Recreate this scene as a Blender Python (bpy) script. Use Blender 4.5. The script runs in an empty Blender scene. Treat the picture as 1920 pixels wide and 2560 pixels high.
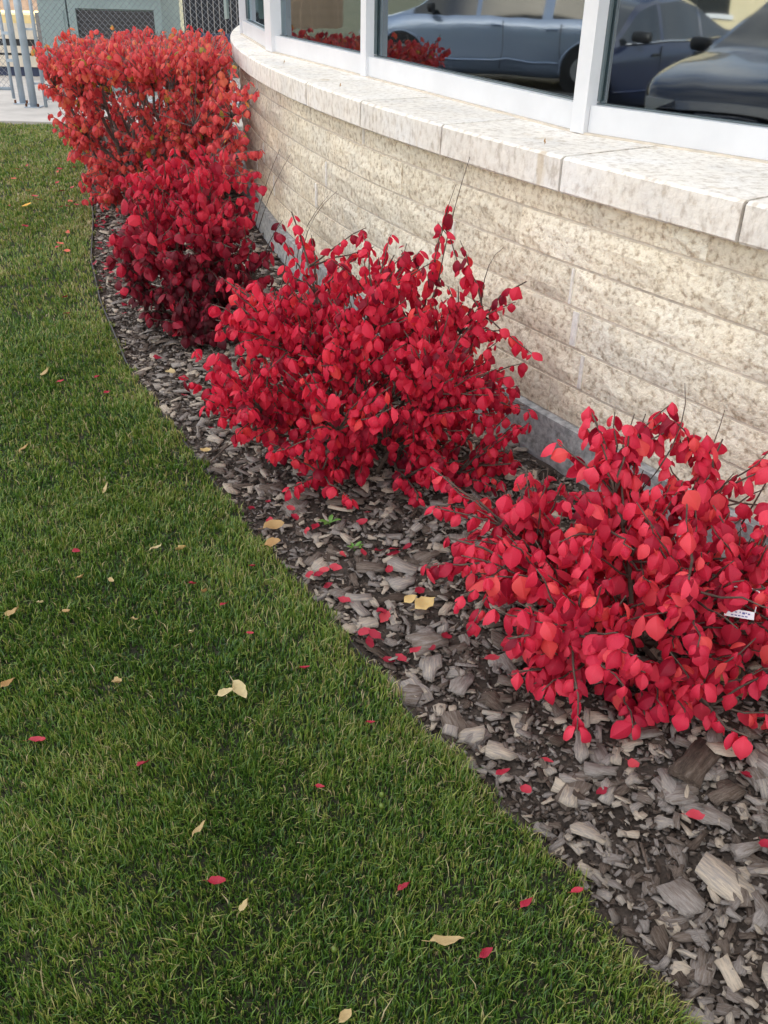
import bpy, math, random
import numpy as np
from mathutils import Matrix, Vector

# ------------------------------------------------------------------ camera, world, sun, exposure
scene = bpy.context.scene
COL = scene.collection
R = math.radians
rng = np.random.default_rng(7)
random.seed(7)

cam_data = bpy.data.cameras.new("camera")
cam = bpy.data.objects.new("camera", cam_data)
COL.objects.link(cam)
cam.location = (0.0, 0.0, 1.5)
cam.rotation_euler = (Matrix.Rotation(R(90 - 31), 3, 'X') @ Matrix.Rotation(R(1.4), 3, 'Z')).to_euler()
cam_data.sensor_fit = 'VERTICAL'
cam_data.sensor_height = 36.0
cam_data.lens = 36.0 * 2300.0 / 2560.0
cam_data.clip_start = 0.05
cam_data.clip_end = 1500.0
scene.camera = cam

SUN_EL, SUN_AZ = 25.0, 94.0           # azimuth clockwise from +Y; the sun stands behind the building, the bed lies in its shade
world = bpy.data.worlds.new("World")
scene.world = world
world.use_nodes = True
wn, wl = world.node_tree.nodes, world.node_tree.links
wn.clear()
sky = wn.new('ShaderNodeTexSky')
sky.sky_type = 'NISHITA'
sky.sun_disc = False
sky.sun_elevation = R(SUN_EL)
sky.sun_rotation = R(SUN_AZ)
sky.air_density = 1.0
sky.dust_density = 3.0
sky.ozone_density = 0.7
# broken cloud, the same all over the sky
tcw = wn.new('ShaderNodeTexCoord')
ncl = wn.new('ShaderNodeTexNoise'); ncl.inputs['Scale'].default_value = 3.2; ncl.inputs['Detail'].default_value = 6
rcl = wn.new('ShaderNodeValToRGB')
rcl.color_ramp.elements[0].position = 0.40; rcl.color_ramp.elements[1].position = 0.64
mcl = wn.new('ShaderNodeMixRGB'); mcl.inputs[2].default_value = (7.3, 6.75, 6.1, 1)
bg = wn.new('ShaderNodeBackground'); bg.inputs['Strength'].default_value = 0.15
out = wn.new('ShaderNodeOutputWorld')
wl.new(tcw.outputs['Generated'], ncl.inputs['Vector'])
wl.new(ncl.outputs['Fac'], rcl.inputs['Fac'])
wl.new(rcl.outputs['Color'], mcl.inputs[0])
wl.new(sky.outputs['Color'], mcl.inputs[1])
wl.new(mcl.outputs['Color'], bg.inputs['Color'])
wl.new(bg.outputs['Background'], out.inputs['Surface'])

sun_data = bpy.data.lights.new("sun", 'SUN')
sun_data.energy = 3.2
sun_data.angle = R(0.53)
sun_data.color = (1.0, 0.93, 0.82)
sun = bpy.data.objects.new("sun", sun_data)
COL.objects.link(sun)
sd = Vector((math.sin(R(SUN_AZ)) * math.cos(R(SUN_EL)), math.cos(R(SUN_AZ)) * math.cos(R(SUN_EL)), math.sin(R(SUN_EL))))
sun.rotation_euler = sd.to_track_quat('Z', 'Y').to_euler()
sun.location = (12, 5, 14)

scene.view_settings.view_transform = 'Standard'
scene.view_settings.look = 'None'
scene.view_settings.exposure = 1.75
scene.view_settings.gamma = 1.0

# ------------------------------------------------------------------ helpers
def tag(o, label=None, cat=None, group=None, kind=None):
    if label: o['label'] = label
    if cat: o['category'] = cat
    if group: o['group'] = group
    if kind: o['kind'] = kind
    return o

def link(o, parent=None):
    COL.objects.link(o)
    if parent is not None:
        o.parent = parent
        o.matrix_parent_inverse = parent.matrix_basis.inverted() if parent.parent is None else Matrix()
    return o

def empty(name, loc=(0, 0, 0)):
    o = bpy.data.objects.new(name, None)
    o.empty_display_size = 0.1
    o.location = loc
    COL.objects.link(o)
    return o

class MB:
    """collects shapes for ONE mesh"""
    def __init__(s): s.v = []; s.f = []
    def add(s, v, f):
        b = len(s.v); s.v += [tuple(p) for p in v]; s.f += [tuple(i + b for i in q) for q in f]; return s
    def box(s, c, d, rz=0.0):
        cx, cy, cz = c; hx, hy, hz = d[0] / 2, d[1] / 2, d[2] / 2
        ca, sa = math.cos(rz), math.sin(rz)
        v = []
        for z in (-hz, hz):
            for x, y in ((-hx, -hy), (hx, -hy), (hx, hy), (-hx, hy)):
                v.append((cx + x * ca - y * sa, cy + x * sa + y * ca, cz + z))
        return s.add(v, [(3, 2, 1, 0), (4, 5, 6, 7), (0, 1, 5, 4), (1, 2, 6, 5), (2, 3, 7, 6), (3, 0, 4, 7)])
    def prism(s, poly, z0, z1):
        n = len(poly)
        v = [(x, y, z0) for x, y in poly] + [(x, y, z1) for x, y in poly]
        f = [tuple(range(n - 1, -1, -1)), tuple(range(n, 2 * n))] + [(i, (i + 1) % n, n + (i + 1) % n, n + i) for i in range(n)]
        return s.add(v, f)
    def tube(s, pts, rad, n=6, cap=True):
        pts = [Vector(p) for p in pts]
        if not hasattr(rad, '__len__'): rad = [rad] * len(pts)
        v = []
        for i, p in enumerate(pts):
            d = (pts[min(i + 1, len(pts) - 1)] - pts[max(i - 1, 0)])
            if d.length < 1e-9: d = Vector((0, 0, 1))
            d.normalize()
            a = d.cross(Vector((0.31, 0.17, 0.93)) if abs(d.z) < 0.9 else Vector((1, 0.1, 0))); a.normalize()
            b = d.cross(a)
            for k in range(n):
                t = 2 * math.pi * k / n
                v.append(p + (a * math.cos(t) + b * math.sin(t)) * rad[i])
        f = []
        for i in range(len(pts) - 1):
            for k in range(n):
                f.append((i * n + k, i * n + (k + 1) % n, (i + 1) * n + (k + 1) % n, (i + 1) * n + k))
        if cap:
            f.append(tuple(range(n - 1, -1, -1))); f.append(tuple((len(pts) - 1) * n + k for k in range(n)))
        return s.add(v, f)
    def mesh(s, name, mat=None, smooth=False):
        me = bpy.data.meshes.new(name)
        me.from_pydata(s.v, [], s.f)
        if mat: me.materials.append(mat)
        if smooth: me.shade_smooth()
        me.update()
        return me
    def build(s, name, mat, parent=None, smooth=False):
        return link(bpy.data.objects.new(name, s.mesh(name, mat, smooth)), parent)

def raw_mesh(name, verts, faces, mat, attrs=None, smooth=False):
    """numpy triangles/quads -> mesh; faces: (n,k) int array"""
    me = bpy.data.meshes.new(name)
    k = faces.shape[1]
    me.vertices.add(len(verts)); me.vertices.foreach_set('co', np.ascontiguousarray(verts, dtype=np.float32).ravel())
    me.loops.add(faces.size); me.loops.foreach_set('vertex_index', np.ascontiguousarray(faces, dtype=np.int32).ravel())
    me.polygons.add(len(faces))
    me.polygons.foreach_set('loop_start', np.arange(0, faces.size, k, dtype=np.int32))
    me.update(calc_edges=True)
    for nm, arr in (attrs or {}).items():
        arr = np.ascontiguousarray(arr, dtype=np.float32)
        if arr.ndim == 2: at = me.attributes.new(nm, 'FLOAT_VECTOR', 'POINT'); at.data.foreach_set('vector', arr.ravel())
        else: at = me.attributes.new(nm, 'FLOAT', 'POINT'); at.data.foreach_set('value', arr)
    if mat: me.materials.append(mat)
    if smooth: me.shade_smooth()
    return me

# ------------------------------------------------------------------ materials
def new_mat(name):
    m = bpy.data.materials.new(name); m.use_nodes = True
    n, l = m.node_tree.nodes, m.node_tree.links
    b = n['Principled BSDF']
    return m, n, l, b

def ramp(n, stops):
    r = n.new('ShaderNodeValToRGB'); e = r.color_ramp.elements
    e[0].position, e[0].color = stops[0][0], (*stops[0][1], 1)
    e[1].position, e[1].color = stops[-1][0], (*stops[-1][1], 1)
    for p, c in stops[1:-1]:
        x = e.new(p); x.color = (*c, 1)
    return r

def noise(n, l, scale, detail=4, rough=0.6, coord='Object', vec=None, stretch=None):
    t = n.new('ShaderNodeTexNoise'); t.inputs['Scale'].default_value = scale
    t.inputs['Detail'].default_value = detail; t.inputs['Roughness'].default_value = rough
    if vec is None:
        tc = n.new('ShaderNodeTexCoord'); vec = tc.outputs[coord]
    if stretch:
        mp = n.new('ShaderNodeMapping'); mp.inputs['Scale'].default_value = stretch
        l.new(vec, mp.inputs['Vector']); vec = mp.outputs['Vector']
    l.new(vec, t.inputs['Vector'])
    return t

def bump(n, l, b, height, strength=0.4, dist=0.01):
    bp = n.new('ShaderNodeBump'); bp.inputs['Strength'].default_value = strength; bp.inputs['Distance'].default_value = dist
    l.new(height, bp.inputs['Height']); l.new(bp.outputs['Normal'], b.inputs['Normal'])

def plain(name, color, rough=0.6, metal=0.0, var=0.12, scale=8.0, bump_s=0.0):
    m, n, l, b = new_mat(name)
    t = noise(n, l, scale)
    c0 = tuple(x * (1 - var) for x in color); c1 = tuple(min(1, x * (1 + var)) for x in color)
    r = ramp(n, [(0.3, c0), (0.7, c1)])
    l.new(t.outputs['Fac'], r.inputs['Fac']); l.new(r.outputs['Color'], b.inputs['Base Color'])
    b.inputs['Roughness'].default_value = rough; b.inputs['Metallic'].default_value = metal
    if bump_s: bump(n, l, b, t.outputs['Fac'], bump_s, 0.005)
    return m

def limestone(name, pale, mid, dark, blob=38.0, bstr=0.5, streak=(1, 1, 1)):
    """mottled Tyndall-like limestone: cream ground with tan fossil blotches and pits"""
    m, n, l, b = new_mat(name)
    tc = n.new('ShaderNodeTexCoord')
    oi = n.new('ShaderNodeObjectInfo')
    off = n.new('ShaderNodeVectorMath'); off.operation = 'MULTIPLY_ADD'
    l.new(oi.outputs['Random'], off.inputs[0]); off.inputs[1].default_value = (7, 5, 9); l.new(tc.outputs['Object'], off.inputs[2])
    a = noise(n, l, blob, 5, 0.62, vec=off.outputs[0], stretch=streak)
    r = ramp(n, [(0.345, dark), (0.445, mid), (0.53, pale), (0.70, tuple(min(1, x * 1.05) for x in pale))])
    l.new(a.outputs['Fac'], r.inputs['Fac'])
    c = noise(n, l, 3.2, 3, 0.5, vec=off.outputs[0])
    rc = ramp(n, [(0.3, (0.84, 0.83, 0.82)), (0.5, (0.98, 0.95, 0.90)), (0.7, (1, 1, 1))])
    l.new(c.outputs['Fac'], rc.inputs['Fac'])
    mx = n.new('ShaderNodeMixRGB'); mx.blend_type = 'MULTIPLY'; mx.inputs[0].default_value = 1
    l.new(r.outputs['Color'], mx.inputs[1]); l.new(rc.outputs['Color'], mx.inputs[2])
    # rusty drips here and there
    d = noise(n, l, 9.0, 3, 0.55, vec=off.outputs[0], stretch=(1, 1, 0.3))
    rd = ramp(n, [(0.66, (0, 0, 0)), (0.74, (0.45, 0.45, 0.45))])
    l.new(d.outputs['Fac'], rd.inputs['Fac'])
    mx2 = n.new('ShaderNodeMixRGB'); mx2.inputs[2].default_value = (0.50, 0.36, 0.17, 1)
    l.new(rd.outputs['Color'], mx2.inputs[0]); l.new(mx.outputs['Color'], mx2.inputs[1])
    # each stone a shade of its own
    hv = n.new('ShaderNodeHueSaturation')
    mr = n.new('ShaderNodeMapRange'); mr.inputs['To Min'].default_value = 0.9; mr.inputs['To Max'].default_value = 1.06
    l.new(oi.outputs['Random'], mr.inputs['Value']); l.new(mr.outputs['Result'], hv.inputs['Value'])
    l.new(mx2.outputs['Color'], hv.inputs['Color'])
    l.new(hv.outputs['Color'], b.inputs['Base Color'])
    b.inputs['Roughness'].default_value = 0.85
    f = noise(n, l, 130, 4, 0.7, vec=off.outputs[0])
    ad = n.new('ShaderNodeMath'); ad.operation = 'MULTIPLY_ADD'; ad.inputs[1].default_value = 0.5
    l.new(f.outputs['Fac'], ad.inputs[0]); l.new(a.outputs['Fac'], ad.inputs[2])
    h2 = noise(n, l, 17, 4, 0.6, vec=off.outputs[0])
    ad2 = n.new('ShaderNodeMath'); ad2.operation = 'MULTIPLY_ADD'; ad2.inputs[1].default_value = 1.6
    l.new(h2.outputs['Fac'], ad2.inputs[0]); l.new(ad.outputs[0], ad2.inputs[2])
    bump(n, l, b, ad2.outputs[0], bstr, 0.008)
    return m

def leaf_mat(name, stops, rough=0.5, trans=0.42):
    m, n, l, b = new_mat(name)
    at = n.new('ShaderNodeAttribute'); at.attribute_name = 'tint'
    r = ramp(n, stops)
    t = noise(n, l, 38, 5, 0.7)
    md = n.new('ShaderNodeMath'); md.operation = 'MULTIPLY_ADD'; md.inputs[1].default_value = 0.4
    sb = n.new('ShaderNodeMath'); sb.operation = 'SUBTRACT'; sb.inputs[1].default_value = 0.2
    l.new(t.outputs['Fac'], md.inputs[0]); l.new(at.outputs['Fac'], md.inputs[2]); l.new(md.outputs[0], sb.inputs[0])
    l.new(sb.outputs[0], r.inputs['Fac'])
    l.new(r.outputs['Color'], b.inputs['Base Color'])
    b.inputs['Roughness'].default_value = rough
    b.inputs['Specular IOR Level'].default_value = 0.3
    tr = n.new('ShaderNodeBsdfTranslucent'); l.new(r.outputs['Color'], tr.inputs['Color'])
    mx = n.new('ShaderNodeMixShader'); mx.inputs[0].default_value = trans
    o = n['Material Output']
    l.new(b.outputs[0], mx.inputs[1]); l.new(tr.outputs[0], mx.inputs[2]); l.new(mx.outputs[0], o.inputs['Surface'])
    return m

def bark_chip_mat(name):
    m, n, l, b = new_mat(name)
    at = n.new('ShaderNodeAttribute'); at.attribute_name = 'tint'
    r = ramp(n, [(0.0, (0.030, 0.022, 0.018)), (0.25, (0.085, 0.062, 0.048)), (0.5, (0.17, 0.138, 0.115)),
                 (0.75, (0.28, 0.255, 0.24)), (0.9, (0.38, 0.33, 0.27)), (1.0, (0.50, 0.42, 0.33))])
    gp = n.new('ShaderNodeAttribute'); gp.attribute_name = 'grain'
    t = noise(n, l, 7.0, 6, 0.75, vec=gp.outputs['Vector'], stretch=(0.30, 2.2, 2.2))
    md = n.new('ShaderNodeMath'); md.operation = 'MULTIPLY_ADD'; md.inputs[1].default_value = 1.25
    sb = n.new('ShaderNodeMath'); sb.operation = 'SUBTRACT'; sb.inputs[1].default_value = 0.63
    l.new(t.outputs['Fac'], md.inputs[0]); l.new(at.outputs['Fac'], md.inputs[2]); l.new(md.outputs[0], sb.inputs[0])
    l.new(sb.outputs[0], r.inputs['Fac']); l.new(r.outputs['Color'], b.inputs['Base Color'])
    b.inputs['Roughness'].default_value = 0.9
    b.inputs['Specular IOR Level'].default_value = 0.2
    bump(n, l, b, t.outputs['Fac'], 0.9, 0.006)
    return m

def grass_mat():
    m, n, l, b = new_mat('grass_blades')
    at = n.new('ShaderNodeAttribute'); at.attribute_name = 'tint'
    t = noise(n, l, 2.6, 4, 0.6)
    md = n.new('ShaderNodeMath'); md.operation = 'MULTIPLY_ADD'; md.inputs[1].default_value = 0.8
    sb = n.new('ShaderNodeMath'); sb.operation = 'SUBTRACT'; sb.inputs[1].default_value = 0.39
    l.new(t.outputs['Fac'], md.inputs[0]); l.new(at.outputs['Fac'], md.inputs[2]); l.new(md.outputs[0], sb.inputs[0])
    r = ramp(n, [(0.0, (0.016, 0.056, 0.009)), (0.3, (0.048, 0.122, 0.015)), (0.55, (0.125, 0.225, 0.028)),
                 (0.75, (0.25, 0.30, 0.055)), (0.88, (0.36, 0.33, 0.11)), (1.0, (0.42, 0.35, 0.19))])
    l.new(sb.outputs[0], r.inputs['Fac']); l.new(r.outputs['Color'], b.inputs['Base Color'])
    b.inputs['Roughness'].default_value = 0.38; b.inputs['Specular IOR Level'].default_value = 0.55
    tr = n.new('ShaderNodeBsdfTranslucent'); l.new(r.outputs['Color'], tr.inputs['Color'])
    mx = n.new('ShaderNodeMixShader'); mx.inputs[0].default_value = 0.25
    l.new(b.outputs[0], mx.inputs[1]); l.new(tr.outputs[0], mx.inputs[2]); l.new(mx.outputs[0], n['Material Output'].inputs['Surface'])
    return m

def soil_mat(name, c0, c1, c2, scale=60):
    m, n, l, b = new_mat(name)
    t = noise(n, l, scale, 6, 0.7)
    r = ramp(n, [(0.3, c0), (0.55, c1), (0.75, c2)])
    l.new(t.outputs['Fac'], r.inputs['Fac']); l.new(r.outputs['Color'], b.inputs['Base Color'])
    b.inputs['Roughness'].default_value = 0.95
    bump(n, l, b, t.outputs['Fac'], 0.8, 0.01)
    return m

def glass_mat():
    """coated double glazing: part mirror, part see-through with a green tint"""
    m, n, l, b = new_mat('window_glass')
    n.remove(b)
    gl = n.new('ShaderNodeBsdfGlossy'); gl.inputs['Roughness'].default_value = 0.022; gl.inputs['Color'].default_value = (0.80, 0.92, 1.0, 1)
    tr = n.new('ShaderNodeBsdfTransparent'); tr.inputs['Color'].default_value = (0.50, 0.72, 0.68, 1)
    fr = n.new('ShaderNodeFresnel'); fr.inputs['IOR'].default_value = 2.9
    wv = noise(n, l, 2.2, 2, 0.4); bp = n.new('ShaderNodeBump'); bp.inputs['Strength'].default_value = 0.12; bp.inputs['Distance'].default_value = 0.01
    l.new(wv.outputs['Fac'], bp.inputs['Height']); l.new(bp.outputs['Normal'], gl.inputs['Normal'])
    mx = n.new('ShaderNodeMixShader')
    l.new(fr.outputs[0], mx.inputs[0]); l.new(tr.outputs[0], mx.inputs[1]); l.new(gl.outputs[0], mx.inputs[2])
    l.new(mx.outputs[0], n['Material Output'].inputs['Surface'])
    return m

def paint_mat(name, color, metal=0.35, rough=0.35):
    m, n, l, b = new_mat(name)
    t = noise(n, l, 1.7, 3)
    r = ramp(n, [(0.3, tuple(x * 0.93 for x in color)), (0.7, color)])
    l.new(t.outputs['Fac'], r.inputs['Fac']); l.new(r.outputs['Color'], b.inputs['Base Color'])
    b.inputs['Metallic'].default_value = metal; b.inputs['Roughness'].default_value = rough
    b.inputs['Coat Weight'].default_value = 1.0; b.inputs['Coat Roughness'].default_value = 0.04
    return m

M = {}
M['stone'] = limestone('split_limestone', (0.90, 0.85, 0.715), (0.75, 0.68, 0.545), (0.48, 0.405, 0.305), 50, 1.0)
M['sill'] = limestone('sawn_limestone', (0.83, 0.81, 0.77), (0.75, 0.72, 0.675), (0.60, 0.555, 0.50), 42, 0.45, (1, 1, 0.6))
M['mortar'] = plain('mortar', (0.55, 0.49, 0.41), 0.95, var=0.2, scale=40, bump_s=0.4)
M['joint_mortar'] = plain('pale_mortar', (0.74, 0.715, 0.665), 0.95, var=0.18, scale=60, bump_s=0.5)
M['sill_joint'] = plain('sill_joint_sealant', (0.20, 0.18, 0.155), 0.9)
M['concrete'] = plain('foundation_concrete', (0.34, 0.355, 0.36), 0.95, var=0.45, scale=38, bump_s=0.9)
M['pavement'] = plain('pale_concrete', (0.46, 0.44, 0.41), 0.92, var=0.14, scale=3, bump_s=0.2)
M['frame'] = plain('white_window_frame', (0.64, 0.655, 0.68), 0.35, var=0.05, scale=5)
M['caulk'] = plain('beige_caulk', (0.58, 0.52, 0.43), 0.8, var=0.15, scale=15)
M['gasket'] = plain('dark_gasket', (0.10, 0.13, 0.14), 0.5)
M['glass'] = glass_mat()
M['room'] = plain('room_plaster', (0.09, 0.10, 0.095), 0.9)
M['room_floor'] = plain('room_carpet', (0.07, 0.075, 0.07), 0.95)
M['reflection_strip'] = plain('grey_green_reflection', (0.30, 0.38, 0.36), 0.7)
M['upper'] = plain('upper_stucco', (0.52, 0.47, 0.40), 0.9, bump_s=0.2, scale=40)
M['roof'] = plain('roof_membrane', (0.18, 0.17, 0.16), 0.9)
M['soil'] = soil_mat('bed_soil', (0.020, 0.015, 0.012), (0.060, 0.045, 0.035), (0.13, 0.105, 0.085), 90)
M['turf_soil'] = soil_mat('turf_soil', (0.008, 0.010, 0.004), (0.020, 0.022, 0.009), (0.06, 0.055, 0.028), 60)  # darkened for the shade between the grass blades
M['ground'] = soil_mat('open_ground', (0.08, 0.09, 0.05), (0.12, 0.12, 0.07), (0.18, 0.16, 0.10), 2)
M['asphalt'] = plain('asphalt', (0.10, 0.097, 0.093), 0.9, var=0.25, scale=50, bump_s=0.4)
M['edging'] = plain('black_plastic_edging', (0.035, 0.035, 0.037), 0.55)
M['grass'] = grass_mat()
M['chip'] = bark_chip_mat('bark_chips')
M['wood_stem'] = plain('shrub_bark', (0.085, 0.062, 0.048), 0.9, var=0.4, scale=60, bump_s=0.5)
M['grey_stem'] = plain('hedge_bark', (0.17, 0.15, 0.14), 0.9, var=0.35, scale=50, bump_s=0.5)
M['red_twig'] = plain('young_twig', (0.16, 0.04, 0.05), 0.7, var=0.3, scale=60)
M['leaf_front'] = leaf_mat('leaf_coral_red', [(0.0, (0.22, 0.008, 0.028)), (0.25, (0.46, 0.016, 0.050)), (0.55, (0.74, 0.036, 0.088)), (0.8, (0.85, 0.068, 0.12)), (1.0, (0.85, 0.10, 0.10))])
M['leaf_middle'] = leaf_mat('leaf_crimson', [(0.0, (0.17, 0.006, 0.022)), (0.25, (0.42, 0.011, 0.040)), (0.55, (0.70, 0.024, 0.068)), (0.85, (0.82, 0.046, 0.09)), (1.0, (0.78, 0.06, 0.06))])
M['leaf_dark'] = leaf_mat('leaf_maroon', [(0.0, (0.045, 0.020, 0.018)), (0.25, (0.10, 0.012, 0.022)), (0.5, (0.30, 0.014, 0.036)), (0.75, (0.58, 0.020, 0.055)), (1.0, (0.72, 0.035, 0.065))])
M['leaf_hedge'] = leaf_mat('leaf_brick_red', [(0.0, (0.28, 0.020, 0.040)), (0.3, (0.56, 0.050, 0.072)), (0.65, (0.75, 0.094, 0.102)), (0.88, (0.80, 0.16, 0.11)), (0.96, (0.70, 0.30, 0.08)), (1.0, (0.30, 0.33, 0.05))])
M['fallen_red'] = leaf_mat('fallen_red_leaf', [(0.0, (0.12, 0.006, 0.016)), (0.5, (0.32, 0.012, 0.034)), (0.8, (0.48, 0.05, 0.07)), (1.0, (0.55, 0.12, 0.07))], 0.6, 0.1)
M['fallen_tan'] = leaf_mat('fallen_tan_leaf', [(0.0, (0.16, 0.075, 0.030)), (0.3, (0.34, 0.20, 0.075)), (0.6, (0.42, 0.31, 0.15)), (0.85, (0.50, 0.42, 0.23)), (1.0, (0.62, 0.32, 0.02))], 0.6, 0.1)
M['weed'] = plain('weed_green', (0.10, 0.22, 0.04), 0.5)
M['berry'] = plain('green_berry_skin', (0.10, 0.15, 0.02), 0.45)
M['galv'] = plain('galvanised_steel', (0.36, 0.43, 0.50), 0.45, metal=0.3)
M['wire'] = plain('grey_wire', (0.22, 0.24, 0.27), 0.5, metal=0.3)
M['rust'] = plain('rusty_bolt', (0.10, 0.04, 0.02), 0.9, var=0.4)
M['cabinet'] = plain('pale_green_steel', (0.25, 0.33, 0.33), 0.5, var=0.06, scale=3)
M['louvre'] = plain('dark_louvre', (0.055, 0.055, 0.06), 0.6)
M['tag_white'] = plain('plant_tag_plastic', (0.78, 0.78, 0.82), 0.4, var=0.02)
M['tag_print'] = plain('plant_tag_print', (0.10, 0.10, 0.32), 0.5)

# ------------------------------------------------------------------ the plan: curved wall and the lawn edge
CX, CY, RS = 10.569, 9.319, 11.91             # centre and radius of the sill's outer edge
def arc(phi, r, z):                            # phi in degrees; 35.6 is near the right edge of the picture
    return (CX - r * math.cos(R(phi)), CY - r * math.sin(R(phi)), z)
def wall_x(y, r=11.88): return CX - math.sqrt(r * r - (CY - y) ** 2)
EDGE = np.array([(1.10, -0.6), (0.80, 0.3), (0.524, 0.892), (0.481, 0.974), (0.418, 1.072), (0.353, 1.202), (0.273, 1.314), (0.185, 1.439), (0.087, 1.578),
                 (-0.025, 1.77), (-0.155, 1.994), (-0.305, 2.211), (-0.487, 2.519), (-0.647, 2.828), (-0.857, 3.197), (-1.126, 3.699),
                 (-1.453, 4.485), (-1.707, 5.211), (-1.985, 6.233), (-2.42, 7.6), (-2.85, 8.9), (-3.20, 9.95)])
def edge_x(y): return np.interp(y, EDGE[:, 1], EDGE[:, 0])
KERB = [(-0.9, -3.0), (-5.3, 10.2)]            # the line of the kerb between lawn and parking lot
def kerb_x(y): return np.interp(y, [KERB[0][1], KERB[1][1]], [KERB[0][0], KERB[1][0]])

# ------------------------------------------------------------------ ground, lawn, bed, pavement, parking lot
o = MB().box((0, 0, -0.40), (900, 900, 0.1)).build('ground', M['ground']); tag(o, 'bare open ground reaching to the horizon', kind='structure')
kdir = Vector((KERB[1][0] - KERB[0][0], KERB[1][1] - KERB[0][1])).normalized(); knrm = Vector((-kdir.y, kdir.x))
kp = [Vector(KERB[0]) - kdir * 12, Vector(KERB[1]) + kdir * 8]
q = [kp[0], kp[1], kp[1] + knrm * 22, kp[0] + knrm * 22]
o = MB().prism([(p.x, p.y) for p in q][::-1], -0.345, -0.25).build('parking_lot', M['asphalt']); tag(o, 'dark asphalt parking lot beyond the kerb', kind='structure')
q = [kp[0] + knrm * 0.15, kp[0], kp[1], kp[1] + knrm * 0.15]
o = MB().prism([(p.x, p.y) for p in q], -0.344, -0.02).build('kerb', M['pavement']); tag(o, 'pale concrete kerb along the lawn', kind='structure')
ys = np.concatenate([np.linspace(-0.6, 9.95, 60)])
poly = [(float(edge_x(y)), float(y)) for y in ys] + [(float(kerb_x(9.95)) + 0.003, 9.95), (float(kerb_x(-0.6)) + 0.003, -0.6)]
o = MB().prism(poly, -0.33, -0.012).build('lawn', M['turf_soil']); tag(o, 'mown lawn turf bed', kind='structure')
poly = [(float(edge_x(y)) + 0.012, float(y)) for y in ys] + [(wall_x(y, 11.80), float(y)) for y in ys[::-1]]
def planting_bed():
    # soft uneven soil sheet between edging and wall
    V, F = [], []
    NX, NY = 26, 220
    yy = np.linspace(-0.6, 9.95, NY)
    for j, y in enumerate(yy):
        x0, x1 = float(edge_x(y)) + 0.008, wall_x(y, 11.80)
        for i in range(NX):
            u = i / (NX - 1)
            z = -0.028 + 0.025 * math.sin(math.pi * u) + rng.normal(0, 0.003)
            V.append((x0 + (x1 - x0) * u, y, z))
    for j in range(NY - 1):
        for i in range(NX - 1):
            a = j * NX + i; F.append((a, a + 1, a + NX + 1, a + NX))
    m = MB(); m.add(V, F)
    return m.build('planting_bed', M['soil'], smooth=True)
o = planting_bed(); tag(o, 'dark soil of the mulched planting bed', kind='structure')
def bed_z(x, y):
    x0, x1 = float(edge_x(y)), wall_x(y, 11.80)
    u = min(1, max(0, (x - x0) / (x1 - x0)))
    return -0.028 + 0.025 * math.sin(math.pi * u)
# plastic edging strip in short bent lengths
m = MB()
yy = np.linspace(-0.5, 9.9, 90)
V, F = [], []
for j, y in enumerate(yy):
    x = float(edge_x(y))
    for dx, z in ((0.001, -0.05), (0.001, 0.006), (0.007, 0.006), (0.007, -0.05)): V.append((x + dx, y, z + 0.003 * math.sin(y * 5) - (0.022 if y < 3.6 else 0.004)))
for j in range(len(yy) - 1):
    for k in range(3): F.append((4 * j + k, 4 * j + k + 1, 4 * j + k + 5, 4 * j + k + 4))
o = m.add(V, F).build('lawn_edging', M['edging']); tag(o, 'thin black plastic edging strip between lawn and mulch bed', 'edging')
o = MB().prism([(-9.0, 10.0), (8, 10.0), (8, 19.0), (-9.0, 19.0)], -0.34, 0.012).build('pavement', M['pavement']); tag(o, 'pale concrete pavement beyond the lawn', kind='structure')

# ------------------------------------------------------------------ the building
bld = empty('building', arc(22, 11.9, 0)); tag(bld, 'curved building of cream limestone with white framed windows over a stone sill', 'building')
STEP = 3.21
J0 = 35.6
def arc_block(p0, p1, r0, r1, z0, z1, nu, nv, amp, mat, name, parent, chamfer=0.004):
    """a stone of the curved wall: front face at radius r1 bulged unevenly, r0 is its hidden back"""
    V, F = [], []
    edge = chamfer
    for j in range(nv + 1):
        for i in range(nu + 1):
            u, w = i / nu, j / nv
            onb = i in (0, nu) or j in (0, nv)
            rr = r1 - (edge if onb else 0) + (rng.normal(0, amp) if not onb else rng.normal(0, amp * 0.25))
            V.append(arc(p0 + (p1 - p0) * u, rr, z0 + (z1 - z0) * w))
    n = len(V)
    for j in range(nv):
        for i in range(nu):
            a = j * (nu + 1) + i; F.append((a, a + nu + 1, a + nu + 2, a + 1))
    ring = [i for i in range(nu + 1)] + [(j + 1) * (nu + 1) - 1 for j in range(1, nu and nv + 1)] + [nv * (nu + 1) + i for i in range(nu - 1, -1, -1)] + [j * (nu + 1) for j in range(nv - 1, 0, -1)]
    for k in ring:
        i, j = k % (nu + 1), k // (nu + 1)
        V.append(arc(p0 + (p1 - p0) * i / nu, r0, z0 + (z1 - z0) * j / nv))
    L = len(ring)
    for k in range(L):
        F.append((ring[k], ring[(k + 1) % L], n + (k + 1) % L, n + k))
    F.append(tuple(n + k for k in range(L)))
    mb = MB(); mb.add(V, F)
    return mb.build(name, mat, parent)
def sub(o, p):          # parent without a parent inverse problem: geometry is in world coordinates
    o.parent = p; o.matrix_parent_inverse = Matrix()
    return o
PH0, PH1 = -24.0, 60.0
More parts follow.
